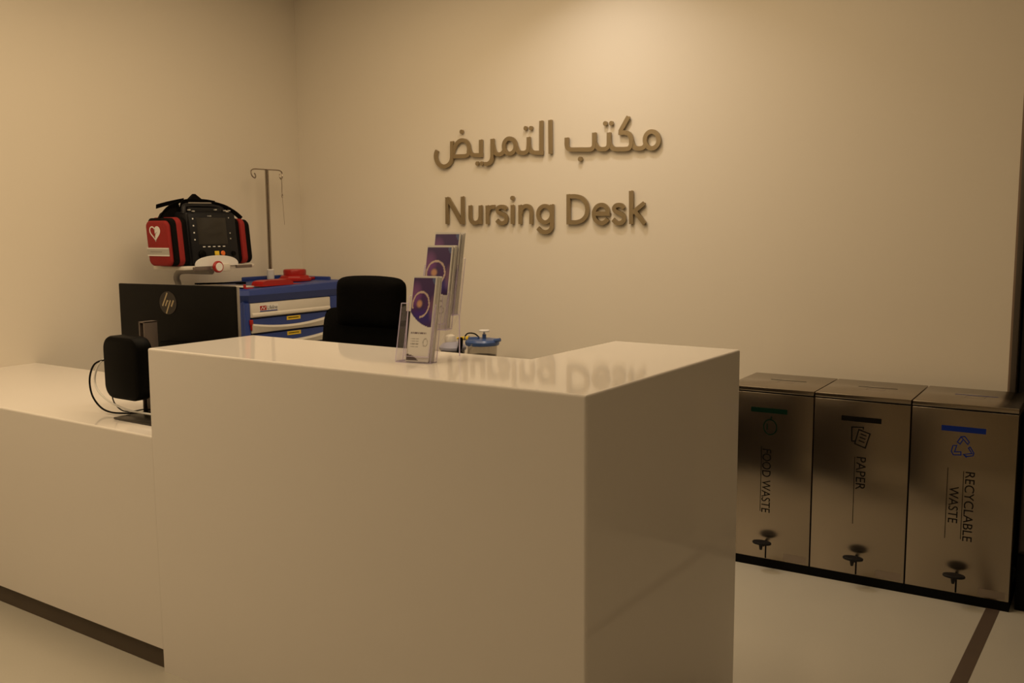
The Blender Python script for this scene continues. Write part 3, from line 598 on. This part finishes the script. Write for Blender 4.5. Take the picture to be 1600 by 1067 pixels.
# ------------------------------------------------------------------ office chair behind the counter
ch = thing('office_chair', 'black high-backed office chair with headrest behind the counter', 'chair', (-0.02, 0.82, 0), 0.0)
def pad(mb, w, h, t, r, m_, curve=0.0, top_curve=0.0, pw=7):
    # padded slab in local xz (centre 0), front towards -y, gently dished
    R_, C_ = 20, 24; grid = {}
    for s_ in (0, 1):
        for i in range(C_+1):
            for j in range(R_+1):
                u = 2*i/C_-1; v = 2*j/R_-1
                k = (abs(u)**pw+abs(v)**pw)**(1/pw); m2 = max(abs(u), abs(v)); f = (m2/k if k > 1e-6 else 1)
                x = u*f*w/2; zz = v*f*h/2+top_curve*(1-u*u)*max(0, v)
                bul = (1-max(abs(u), abs(v))**6)
                y = (-t/2*bul if s_ == 0 else t/2*(0.6*bul+0.0))+curve*u*u*(-1)
                if m2 > 0.999 and s_ == 1: grid[(1, i, j)] = grid[(0, i, j)]; continue
                grid[(s_, i, j)] = mb.bm.verts.new(m_ @ Vector((x, y, zz)))
        for i in range(C_):
            for j in range(R_):
                q = [grid[(s_, i, j)], grid[(s_, i+1, j)], grid[(s_, i+1, j+1)], grid[(s_, i, j+1)]]
                if len(set(q)) == 4: mb.bm.faces.new(q)
                elif len(set(q)) == 3: mb.bm.faces.new(list(dict.fromkeys(q)))
    return mb
tl = Matrix.Translation((-0.016, 1.0, 0.775)) @ Matrix.Rotation(math.radians(-8), 4, 'X')
pad(MB(), 0.572, 0.550, 0.10, 0.05, tl, curve=0.01, pw=12).build('backrest', 'fabric', ch)
th_ = Matrix.Translation((-0.017, 1.0, 1.075)) @ Matrix.Rotation(math.radians(-3), 4, 'X')
pad(MB(), 0.360, 0.19, 0.08, 0.05, th_, curve=0.01, top_curve=0.010, pw=8).build('headrest', 'fabric', ch)
pad(MB(), 0.52, 0.50, 0.12, 0.05, Matrix.Translation((-0.02, 0.78, 0.45)) @ Matrix.Rotation(math.radians(-90), 4, 'X')).build('seat', 'fabric', ch)
MB().tube([(-0.02, 1.04, 0.95), (-0.02, 1.02, 0.60), (-0.02, 0.98, 0.42), (-0.02, 0.80, 0.385)], 0.02).build('back_support', 'black', ch)
MB().lathe([(0.03, 0.09), (0.03, 0.25), (0.02, 0.25), (0.02, 0.39)], (-0.02, 0.80, 0), 16).build('gas_lift', 'black', ch)
for k in range(5):
    a = 2*PI*k/5+0.3; x, y = -0.02+0.29*math.cos(a), 0.80+0.29*math.sin(a)
    lg_ = MB().tube([(-0.02, 0.80, 0.10), (x, y, 0.075)], [0.026, 0.016], 10).build('leg', 'black', ch)
    MB().lathe([(0.027, -0.022), (0.03, -0.015), (0.03, 0.015), (0.027, 0.022)], (x, y, 0.0305), 16, axis=1).build('caster', 'blackmatte', lg_)
for s_ in (-1, 1):
    x = -0.02+s_*0.285
    MB().tube([(x-s_*0.07, 0.80, 0.40), (x, 0.82, 0.44), (x, 0.86, 0.62)], 0.014).box((x-0.035, 0.70, 0.62), (x+0.035, 0.93, 0.65), 0.012).build('armrest', 'black', ch)

# ------------------------------------------------------------------ blue and cream emergency cart in the corner
XF, XB, Y0, Y1 = -1.30, -1.82, 1.455, 2.16
ct = thing('emergency_cart', 'blue and cream emergency cart with drawers in the corner', 'cart', ((XF+XB)/2, (Y0+Y1)/2, 0))
MB().box((XB, Y0, 0.13), (XF-0.012, Y1, 1.00), 0.012).build('body', 'blue', ct)
tp = MB()
def ring(x0, x1, y0, y1, z, ch_):
    return [(x0+ch_, y0, z), (x1-ch_, y0, z), (x1, y0+ch_, z), (x1, y1-ch_, z), (x1-ch_, y1, z), (x0+ch_, y1, z), (x0, y1-ch_, z), (x0, y0+ch_, z)]
rs = [ring(XB, XF+0.000, Y0, Y1, 0.990, 0.03), ring(XB-0.008, XF+0.022, Y0-0.018, Y1+0.018, 1.028, 0.035), ring(XB-0.008, XF+0.016, Y0-0.014, Y1+0.014, 1.066, 0.035),
      ring(XB, XF-0.004, Y0+0.004, Y1-0.004, 1.073, 0.03), ring(XB+0.02, XF-0.03, Y0+0.03, Y1-0.03, 1.0695, 0.02)]
rs = [[(q[0], q[1], q[2]-(0.013*(Y1-q[1])/(Y1-Y0) if k_ > 1 else 0)) for q in r] for k_, r in enumerate(rs)]
R_ = [[tp.bm.verts.new(q) for q in r] for r in rs]
for p_, q_ in zip(R_, R_[1:]):
    for k in range(8): tp.bm.faces.new((p_[k], p_[(k+1) % 8], q_[(k+1) % 8], q_[k]))
tp.bm.faces.new(R_[0]); tp.bm.faces.new(R_[-1]); tp.build('top_tray', 'blue', ct, smooth=False)
MB().box((XB, Y1-0.015, 1.06), (XF-0.10, Y1+0.002, 1.088), 0.006).box((XB, Y0+0.42, 1.06), (XB+0.016, Y1, 1.088), 0.006).build('guard_rail', 'blue', ct)
for s_ in (Y0+0.001, Y1-0.115):
    MB().box((XF-0.02, s_, 0.16), (XF+0.004, s_+(0.114 if s_ > 1.8 else 0.033), 0.99), 0.006).build('corner_post', 'blue', ct)
DY0, DY1 = 1.489, 2.040
z1 = 0.986
dr0 = MB().box((XF-0.012, DY0, z1-0.072), (XF+0.010, DY1, z1), 0.004)
dr0.prism([(XF+0.008, z1-0.070), (XF+0.016, z1-0.066), (XF+0.016, z1-0.056), (XF+0.008, z1-0.046)], 1, DY0+0.006, DY1-0.006)
d0_ = dr0.build('drawer', 'cream', ct)
def on_front(y, z, x=XF+0.0108): return (x, y, z)
lb = MB().box((XF+0.009, 1.540, z1-0.044), (XF+0.0112, 1.665, z1-0.010)).build('maker_plate', 'white', d0_)
lt = MB(); put_text(lt, 'Lifeline', 0.030, lambda x, y, w: (XF+0.0118, 1.592+x*0.068/w, z1-0.036+y*0.95)); lt.build('plate_lettering', 'ink', d0_, smooth=False)
MB().box((XF+0.0105, 1.545, z1-0.038), (XF+0.0116, 1.588, z1-0.015)).build('plate_mark', 'red', d0_)
MB().box((XF+0.0105, 1.545, z1-0.045), (XF+0.0116, 1.660, z1-0.0405)).build('plate_line', 'inkblue', d0_)
mk = MB(); mk.stroke([(1.552, z1-0.034), (1.562, z1-0.020), (1.570, z1-0.033), (1.581, z1-0.019)], 0.003, 0, 0.0006)
mk.xf(Matrix(((0, 1, 0, XF+0.0115), (1, 0, 0, 0), (0, 0, 1, 0), (0, 0, 0, 1)))).build('plate_stroke', 'inkwhite', d0_, smooth=False)
zz = z1-0.078
heights = (0.080, 0.080, 0.080, 0.125, 0.165, 0.21)
for k, hh in enumerate(heights):
    zt, zb = zz, zz-hh+0.005
    MB().box((XF-0.015, DY0, zb), (XF-0.006, DY1, zt)).build('drawer_gap', 'blackmatte', ct)
    dw = MB(); n = 20; lip = 0.034; prof_top = []; prof = []
    # blue upper face with a smiling lower edge, cream pull lip below it
    up_ = [(DY0+0.002, zt-0.002), (DY1-0.002, zt-0.002)]
    low = [(DY0+0.002+(DY1-DY0-0.004)*i/n, zt-0.022-0.024*(1-(2*i/n-1)**2)) for i in range(n, -1, -1)]
    dw.prism(up_+low, 0, XF-0.006, XF+0.006); dwo = dw.build('drawer', 'blue', ct, smooth=False)
    lp_ = MB(); low2 = low[::-1]
    V0 = []
    for (y, z) in low2:
        V0.append([lp_.bm.verts.new((XF-0.006, y, z)), lp_.bm.verts.new((XF+0.004, y, z)), lp_.bm.verts.new((XF+0.020, y, z-0.006 if hh < 0.1 else z-0.010)), lp_.bm.verts.new((XF+0.022, y, z-0.010)), lp_.bm.verts.new((XF+0.010, y, zb+0.003)), lp_.bm.verts.new((XF-0.006, y, zb+0.002))])
    for p_, q_ in zip(V0, V0[1:]):
        for t in range(6): lp_.bm.faces.new((p_[t], p_[(t+1) % 6], q_[(t+1) % 6], q_[t]))
    lp_.bm.faces.new(V0[0]); lp_.bm.faces.new(V0[-1]); lp_.build('drawer_pull', 'cream', dwo, smooth=False)
    if k < 3:
        yl = 1.725
        MB().box((XF+0.0055, yl, zt-0.024), (XF+0.0075, yl+0.095, zt-0.004)).build('drawer_label', 'yellow', dwo)
        MB().box((XF+0.007, yl+0.010, zt-0.0155), (XF+0.0079, yl+0.082, zt-0.0115)).build('label_print', 'ink', dwo)
    zz -= hh
for xx in (XB+0.06, XF-0.07):
    for yy in (Y0+0.06, Y1-0.06):
        MB().tube([(xx, yy, 0.135), (xx, yy, 0.06)], 0.014).lathe([(0.048, -0.014), (0.052, -0.008), (0.052, 0.008), (0.048, 0.014)], (xx, yy, 0.053), 18, axis=1).build('caster', 'black', ct)
# security seal hanging at the left drawer edge, small red latch on the tray corner
sl = MB().box((XF+0.004, 1.478, 0.878), (XF+0.014, 1.497, 0.905), 0.003).box((XF+0.004, 1.483, 0.852), (XF+0.012, 1.492, 0.880), 0.002)
sl.build('security_seal', 'red', ct)
MB().tube(smooth_path([(XF+0.008, 1.492, 0.895), (XF+0.014, 1.502, 0.87), (XF+0.010, 1.498, 0.842), (XF+0.006, 1.488, 0.855)], 5), 0.002, 6).build('seal_wire', 'chrome', ct)
MB().box((XF-0.030, Y0+0.025, 1.058), (XF-0.006, Y0+0.070, 1.066), 0.002).box((XF-0.034, Y0+0.026, 1.060), (XF-0.024, Y0+0.038, 1.082), 0.002).build('latch', 'red', ct)
# drip pole with two hooks
PX, PY = -1.745, 2.025
po = MB().tube([(PX, PY, 1.085), (PX, PY, 1.69)], 0.0105, 16).build('drip_pole', 'polesteel', ct)
MB().lathe([(0.020, 1.072), (0.021, 1.076), (0.021, 1.124), (0.017, 1.129)], (PX, PY, 0), 18).build('pole_socket', 'white', po)
MB().lathe([(0.017, 1.060), (0.017, 1.076)], (PX, PY, 0), 18).build('pole_collar', 'lilac', po)
hk = []
for s_ in (-1, 1):
    hk = smooth_path([(PX, PY, 1.690), (PX, PY+s_*0.05, 1.690), (PX, PY+s_*0.092, 1.689), (PX, PY+s_*0.112, 1.678), (PX+0.004, PY+s_*0.110, 1.652), (PX+0.010, PY+s_*0.095, 1.640), (PX+0.008, PY+s_*0.088, 1.652), (PX+0.004, PY+s_*0.092, 1.668)], 5)
    MB().tube(hk, 0.0036, 8).build('hook', 'polesteel', po)
MB().tube(smooth_path([(PX+0.006, PY+0.102, 1.645), (PX+0.006, PY+0.104, 1.60), (PX+0.006, PY+0.103, 1.565), (PX+0.007, PY+0.107, 1.545), (PX+0.008, PY+0.103, 1.535), (PX+0.008, PY+0.099, 1.545), (PX+0.008, PY+0.103, 1.565)], 5), 0.0018, 6).build('hanging_cord', 'polesteel', po)
MB().tube([(PX+0.007, PY+0.105, 1.515), (PX+0.008, PY+0.112, 1.38)], 0.0010, 6).tube([(PX+0.008, PY+0.103, 1.536), (PX+0.007, PY+0.105, 1.515)], 0.0008, 6).build('cord_tail', 'edge', po)
# bent grey arm carrying the swivel shelf
MB().tube(smooth_path([(-1.80, 1.452, 0.90), (-1.80, 1.445, 1.06), (-1.795, 1.43, 1.105), (-1.77, 1.425, 1.135), (-1.72, 1.425, 1.145), (-1.60, 1.425, 1.146), (-1.50, 1.425, 1.147)], 6), 0.016, 12).build('shelf_arm', 'greyarm', ct)
sh = MB().box((-1.66, 1.200, 1.163), (-1.419, 1.630, 1.181), 0.004).build('shelf', 'cream', ct)
MB().box((-1.421, 1.250, 1.158), (-1.408, 1.350, 1.176), 0.002).build('shelf_rail', 'silver2', sh)
MB().box((-1.421, 1.510, 1.162), (-1.409, 1.608, 1.178), 0.002).build('shelf_rail', 'silver2', sh)
hs = [(1.262+0.13*(1-math.cos(PI*i/20)), 1.178+0.052*math.sin(PI*i/20)**0.7) for i in range(21)]
MB().prism(hs, 0, -1.4185, -1.411).build('shelf_stop', 'white', sh)
MB().box((-1.4105, 1.367, 1.150), (-1.398, 1.460, 1.188), 0.004).build('shelf_bracket', 'cream', sh)
kb = MB().lathe([(0.020, -1.399), (0.029, -1.395), (0.029, -1.385), (0.026, -1.381)], (0, 1.378, 1.174), 24, axis=0).build('shelf_knob', 'red', sh)
MB().lathe([(0.021, -1.3815), (0.020, -1.379)], (0, 1.378, 1.174), 24, axis=0).build('knob_face', 'white', sh)
# things lying on the cart
def rrlo(pts, z0, z1, ins):
    return
t1 = thing('red_tray', 'low red plastic tray on the front rim of the blue cart', 'tray', (-1.37, 1.69, 1.0655))
pr = [(1.595, 1.0675), (1.810, 1.0675), (1.806, 1.082), (1.785, 1.092), (1.765, 1.094), (1.630, 1.094), (1.607, 1.089), (1.597, 1.079)]
MB().prism(pr, 0, -1.405, -1.325).build('bowl', 'red', t1, smooth=False)
MB().box((-1.415, 1.585, 1.0655), (-1.315, 1.855, 1.0680), 0.001).build('rim', 'red', t1)
LX, LY, LZ = -1.535, 2.015, 1.0700
t2 = thing('red_container_lid', 'stepped red plastic container lid on the back of the blue cart', 'lid', (LX, LY, LZ))
def octa(r, z): return [(LX+r*math.cos(PI/8+k*PI/4), LY+r*math.sin(PI/8+k*PI/4), z) for k in range(8)]
def stack(rings):
    mb = MB(); RR = [[mb.bm.verts.new(q) for q in r] for r in rings]
    for p_, q_ in zip(RR, RR[1:]):
        n = len(p_)
        for k in range(n): mb.bm.faces.new((p_[k], p_[(k+1) % n], q_[(k+1) % n], q_[k]))
    mb.bm.faces.new(RR[0]); mb.bm.faces.new(RR[-1]); return mb
stack([octa(0.096, LZ), octa(0.096, LZ+0.012), octa(0.085, LZ+0.017), octa(0.082, LZ+0.026), octa(0.070, LZ+0.030)]).build('skirt', 'red', t2, smooth=False)
MB().lathe([(0.062, LZ+0.029), (0.063, LZ+0.054), (0.060, LZ+0.061), (0.053, LZ+0.063)], (LX, LY, 0), 28).build('cap', 'red', t2)
MB().box((LX+0.01, LY+0.085, LZ+0.001), (LX+0.035, LY+0.12, LZ+0.016), 0.003).build('hinge_tab', 'red', t2)
wbd = MB().box((-1.74, 1.500, 1.0635), (-1.36, 1.575, 1.0690), 0.002).build('cpr_board', 'cream'); tag(wbd, 'cream flat board lying on the left end of the blue cart', 'board')
pn = MB().tube([(-1.74, 1.50, 1.0735), (-1.60, 1.685, 1.0735)], 0.004, 8).tube([(-1.71, 1.49, 1.0735), (-1.59, 1.68, 1.0735)], 0.004, 8).box((-1.615, 1.665, 1.0660), (-1.57, 1.70, 1.078), 0.002).build('black_tool', 'black'); tag(pn, 'thin black two-pronged tool lying across the cream board', 'tool')

# ------------------------------------------------------------------ monitor-defibrillator in its red and black bag
df = thing('defibrillator', 'portable defibrillator with screen in a red and black carry bag', 'defibrillator', (-1.54, 1.41, 1.182))
LN = Matrix(((1, 0, -0.10, 0.10*1.182), (0, 1, 0, 0), (0, 0, 1, 0), (0, 0, 0, 1)))      # the unit leans back a little
DXF = -1.438
def slab_y(y0, y1, x0, x1, z0, z1, r, name, m, par=df, edge=0.004):
    # slice of the bag: rounded rectangle in xz, from y0 to y1, softened rims
    mb = MB(); rr = []
    for y, ins in ((y0, edge), (y0+edge*0.4, edge*0.3), (y0+edge, 0), (y1-edge, 0), (y1-edge*0.4, edge*0.3), (y1, edge)):
        rr.append([mb.bm.verts.new((q[0], y, q[1])) for q in rrect((x0+x1)/2, (z0+z1)/2, x1-x0-2*ins, z1-z0-2*ins, r, 6)])
    for p_, q_ in zip(rr, rr[1:]):
        n = len(p_)
        for k in range(n): mb.bm.faces.new((p_[k], p_[(k+1) % n], q_[(k+1) % n], q_[k]))
    mb.bm.faces.new(rr[0]); mb.bm.faces.new(rr[-1]); return mb.xf(LN).build(name, m, par)
lp0 = slab_y(1.145, 1.172, DXF-0.175, DXF-0.004, 1.184, 1.402, 0.030, 'side_pouch', 'rednylon', edge=0.010)
slab_y(1.166, 1.193, DXF-0.185, DXF+0.008, 1.183, 1.415, 0.034, 'pouch_band', 'nylon')
slab_y(1.190, 1.222, DXF-0.185, DXF+0.010, 1.183, 1.418, 0.034, 'pouch_band', 'rednylon')
slab_y(1.219, 1.262, DXF-0.185, DXF-0.004, 1.183, 1.420, 0.030, 'bag_body', 'nylon')
slab_y(1.540, 1.580, DXF-0.185, DXF-0.006, 1.183, 1.415, 0.030, 'bag_body', 'nylon')
slab_y(1.577, 1.606, DXF-0.180, DXF+0.008, 1.183, 1.412, 0.032, 'pouch_band', 'rednylon')
slab_y(1.603, 1.645, DXF-0.175, DXF+0.000, 1.184, 1.408, 0.034, 'side_pouch', 'nylon', edge=0.010)
# heart emblem and reflective tape on the outer red panel (facing -y)
def LNP(x, z): return x-0.10*(z-1.182)
hx, hz, hs_ = DXF-0.100, 1.345, 0.034
pts = []
for k in range(40):
    t = 2*PI*k/40; pts.append((hx+hs_*0.062*16*math.sin(t)**3*1.15, hz+hs_*0.068*(13*math.cos(t)-5*math.cos(2*t)-2*math.cos(3*t)-math.cos(4*t))))
hm_ = MB(); hm_.stroke(pts, 0.006, 1.1438, 1.1455, closed=True)
hm_.prism([q for q in pts if q[0] >= hx-0.003], 1, 1.1439, 1.1455)
hm_.xf(LN).build('heart_emblem', 'inkwhite', lp0, smooth=False)
MB().prism([(hx-0.012, hz-0.012), (hx+0.020, hz+0.004), (hx+0.004, hz-0.006), (hx-0.004, hz-0.028)], 1, 1.1431, 1.1439).xf(LN).build('emblem_bolt', 'rednylon', lp0, smooth=False)
MB().box((DXF-0.174, 1.1438, 1.232), (DXF-0.006, 1.1456, 1.272)).xf(LN).build('reflective_tape', 'reflect', lp0)
MB().box((DXF-0.174, 1.1434, 1.266), (DXF-0.006, 1.1456, 1.272)).box((DXF-0.174, 1.1434, 1.232), (DXF-0.006, 1.1456, 1.238)).xf(LN).build('tape_edge', 'inkwhite', lp0)
MB().box((DXF-0.150, 1.1434, 1.250), (DXF-0.060, 1.1456, 1.255)).xf(LN).build('tape_print', 'greyink', lp0)
# device
fy0, fy1 = 1.258, 1.545
MB().box((DXF-0.18, fy0-0.004, 1.184), (DXF+0.002, fy1+0.004, 1.445), 0.014).xf(LN).build('case', 'dark', df)
pf = MB().box((DXF-0.01, fy0+0.004, 1.190), (DXF+0.014, fy1-0.002, 1.436), 0.008).xf(LN).build('front_panel', 'dark', df)
X_ = DXF+0.014
MB().box((X_-0.002, 1.304, 1.284), (X_+0.0015, 1.480, 1.416), 0.0012).xf(LN).build('screen', 'screen', pf)
for k in range(5):
    MB().box((X_-0.001, 1.326+k*0.030, 1.271), (X_+0.003, 1.340+k*0.030, 1.2755), 0.0008).xf(LN).build('soft_key', 'inkwhite', pf)
for k in range(4):
    MB().box((X_-0.001, 1.280, 1.305+k*0.034), (X_+0.002, 1.287, 1.312+k*0.034), 0.0006).xf(LN).build('side_key', 'inkwhite', pf)
for k, zq in enumerate((1.308, 1.336, 1.412)):
    MB().box((X_-0.001, 1.497, zq), (X_+0.002, 1.503, zq+0.006), 0.0006).xf(LN).build('side_key', 'reflect', pf)
nm_ = MB(); put_text(nm_, 'PHILIPS', 0.0075, lambda x, y, w: (X_+0.0006, 1.372+x, 1.4215+y)); nm_.xf(LN).build('maker_name', 'inkwhite', pf, smooth=False)
MB().box((X_-0.001, 1.392, 1.228), (X_+0.005, 1.418, 1.251), 0.002).xf(LN).build('charge_button', 'yellow', pf)
MB().lathe([(0.0125, X_-0.001), (0.0125, X_+0.004), (0.010, X_+0.006)], (0, 1.442, 1.239), 20, axis=0).xf(LN).build('shock_button', 'orange', pf)
MB().lathe([(0.021, X_-0.001), (0.020, X_+0.008), (0.016, X_+0.011)], (0, 1.316, 1.236), 22, axis=0).xf(LN).box((X_+0.009, 1.308, 1.234), (X_+0.0125, 1.324, 1.238)).build('dial', 'black', pf)
MB().lathe([(0.013, X_-0.001), (0.012, X_+0.005)], (0, 1.508, 1.236), 18, axis=0).xf(LN).build('socket', 'black', pf)
hd = MB().tube(smooth_path([(DXF-0.02, 1.262, 1.435), (DXF-0.025, 1.268, 1.462), (DXF-0.03, 1.290, 1.476), (DXF-0.03, 1.38, 1.478), (DXF-0.03, 1.46, 1.474), (DXF-0.025, 1.495, 1.460), (DXF-0.02, 1.505, 1.435)], 5), 0.012, 10).xf(LN).build('handle', 'dark', df)
MB().tube([(DXF-0.0195, 1.295, 1.4875), (DXF-0.0195, 1.43, 1.4885)], 0.0035, 8).xf(LN).build('handle_highlight', 'greyarm', hd)  # grey rod paints the highlight along the handle
def strap(pts, w, name='shoulder_strap', wdir=Vector((1, 0, 0.25)), m='nylon', t=0.003):
    mb = MB(); P = smooth_path(pts, 6); wd = wdir.normalized()*w/2; A = []
    for i, p in enumerate(P):
        d = (P[min(i+1, len(P)-1)]-P[max(i-1, 0)]).normalized(); n_ = d.cross(wd).normalized()*t/2
        A.append([mb.bm.verts.new(p+wd+n_), mb.bm.verts.new(p-wd+n_), mb.bm.verts.new(p-wd-n_), mb.bm.verts.new(p+wd-n_)])
    for a_, b_ in zip(A, A[1:]):
        for k in range(4): mb.bm.faces.new((a_[k], a_[(k+1) % 4], b_[(k+1) % 4], b_[k]))
    mb.bm.faces.new(A[0]); mb.bm.faces.new(A[-1]); return mb.build(name, m, df)
strap([(-1.56, 1.170, 1.395), (-1.555, 1.195, 1.432), (-1.55, 1.225, 1.456), (-1.54, 1.275, 1.478)], 0.05, wdir=Vector((0.5, -0.1, 0.8)))
strap([(-1.585, 1.180, 1.470), (-1.56, 1.235, 1.487), (-1.53, 1.300, 1.502)], 0.022, wdir=Vector((0.4, -0.2, 0.8)))
strap([(-1.52, 1.270, 1.475), (-1.52, 1.300, 1.488), (-1.52, 1.40, 1.490), (-1.515, 1.47, 1.482)], 0.040, wdir=Vector((0.4, 0, 1)))
MB().prism([(1.172, 1.400), (1.195, 1.436), (1.245, 1.468), (1.285, 1.480), (1.285, 1.425), (1.215, 1.405)], 0, -1.580, -1.545).build('bag_flap', 'nylon', df, smooth=False)
MB().box((-1.575, 1.285, 1.436), (-1.475, 1.485, 1.466), 0.006).build('handle_base', 'dark', df)
pk = MB().prism([(1.295, 1.478), (1.362, 1.534), (1.370, 1.534), (1.455, 1.478)], 0, -1.545, -1.530).build('strap_fold', 'nylon', df, smooth=False)
strap([(-1.49, 1.44, 1.488), (-1.485, 1.51, 1.470), (-1.48, 1.57, 1.440), (-1.475, 1.605, 1.412)], 0.024, wdir=Vector((0.6, 0.2, 0.7)))
for yy, zq in ((1.268, 1.450), (1.292, 1.444), (1.425, 1.452), (1.482, 1.448), (1.508, 1.448)):
    MB().box((DXF-0.028, yy, zq), (DXF-0.014, yy+0.012, zq+0.006), 0.002).build('strap_ring', 'reflect', df)

# ------------------------------------------------------------------ suction unit by the back wall
su = thing('suction_unit', 'suction unit with blue-lidded clear canister behind the counter by the back wall', 'suction unit', (-0.40, 2.14, 0))
SX, SY = -0.325, 2.13
MB().box((-0.62, 2.02, 0.0), (-0.18, 2.26, 0.05), 0.015).build('base', 'greymetal', su)
MB().tube([(-0.42, 2.24, 0.05), (-0.42, 2.24, 0.70)], 0.016).build('post', 'chrome', su)
MB().box((-0.60, 2.03, 0.570), (-0.20, 2.25, 0.590), 0.004).build('tray', 'silver', su)
cn = MB().lathe([(0.060, 0.592), (0.068, 0.60), (0.076, 0.775), (0.073, 0.775), (0.065, 0.603), (0.030, 0.600)], (SX, SY, 0), 30).build('canister', 'canister', su)
MB().lathe([(0.030, 0.604), (0.062, 0.606), (0.070, 0.72), (0.030, 0.721)], (SX, SY, 0), 24).build('liner', 'greymetal2', cn)
ld = MB().lathe([(0.083, 0.772), (0.086, 0.778), (0.086, 0.790), (0.078, 0.800), (0.040, 0.806)], (SX, SY, 0), 32).build('lid', 'bluelid', su)
MB().tube([(SX+0.02, SY-0.01, 0.80), (SX+0.02, SY-0.01, 0.828)], 0.010, 12).build('lid_port', 'bluelid', ld)
MB().tube([(SX+0.02, SY-0.01, 0.826), (SX+0.02, SY-0.01, 0.842)], 0.005, 10).lathe([(0.026, 0.841), (0.027, 0.844), (0.027, 0.848), (0.024, 0.850)], (SX+0.02, SY-0.01, 0), 22).build('port_cap', 'white', ld)
MB().tube([(SX+0.075, SY, 0.798), (SX+0.108, SY+0.004, 0.804)], 0.009, 10).build('side_port', 'bluelid', ld)
MB().tube([(SX-0.085, SY-0.03, 0.802), (SX+0.0, SY-0.03, 0.808)], 0.008, 10).build('lid_elbow', 'bluelid', ld)
MB().tube([(SX-0.135, SY-0.03, 0.800), (SX-0.085, SY-0.03, 0.803)], [0.005, 0.010], 10).tube([(SX-0.074, SY-0.03, 0.803), (SX-0.060, SY-0.03, 0.804)], 0.012, 10).build('hose_connector', 'yellow', ld)
MB().tube(smooth_path([(SX-0.10, SY-0.02, 0.80), (SX-0.085, SY-0.01, 0.825), (SX-0.05, SY, 0.826), (SX-0.02, SY, 0.81)], 6), 0.0035, 8).tube(smooth_path([(SX-0.105, SY-0.04, 0.805), (SX-0.10, SY-0.05, 0.77), (SX-0.115, SY-0.04, 0.735), (SX-0.08, SY-0.05, 0.715)], 6), 0.012, 8).tube(smooth_path([(SX-0.115, SY-0.05, 0.733), (SX-0.09, SY-0.06, 0.73), (SX-0.06, SY-0.07, 0.70)], 6), 0.005, 8).build('hose', 'black', su)
MB().tube(smooth_path([(SX+0.0, SY-0.05, 0.80), (SX+0.0, SY-0.092, 0.775), (SX-0.018, SY-0.095, 0.74), (SX-0.03, SY-0.09, 0.69), (SX-0.02, SY-0.09, 0.61)], 6), 0.006, 8).build('clear_tube', 'canister', su)
c2 = MB().lathe([(0.050, 0.592), (0.056, 0.60), (0.062, 0.735), (0.058, 0.738)], (-0.505, 2.12, 0), 26).build('second_canister', 'lilac2', su)
MB().lathe([(0.068, 0.738), (0.070, 0.742), (0.070, 0.752), (0.055, 0.768), (0.030, 0.778)], (-0.505, 2.12, 0), 26).build('second_lid', 'lilac', c2)
MB().lathe([(0.028, 0.777), (0.030, 0.790), (0.024, 0.808), (0.010, 0.815)], (-0.520, 2.12, 0), 20).build('filter_dome', 'cream', c2)
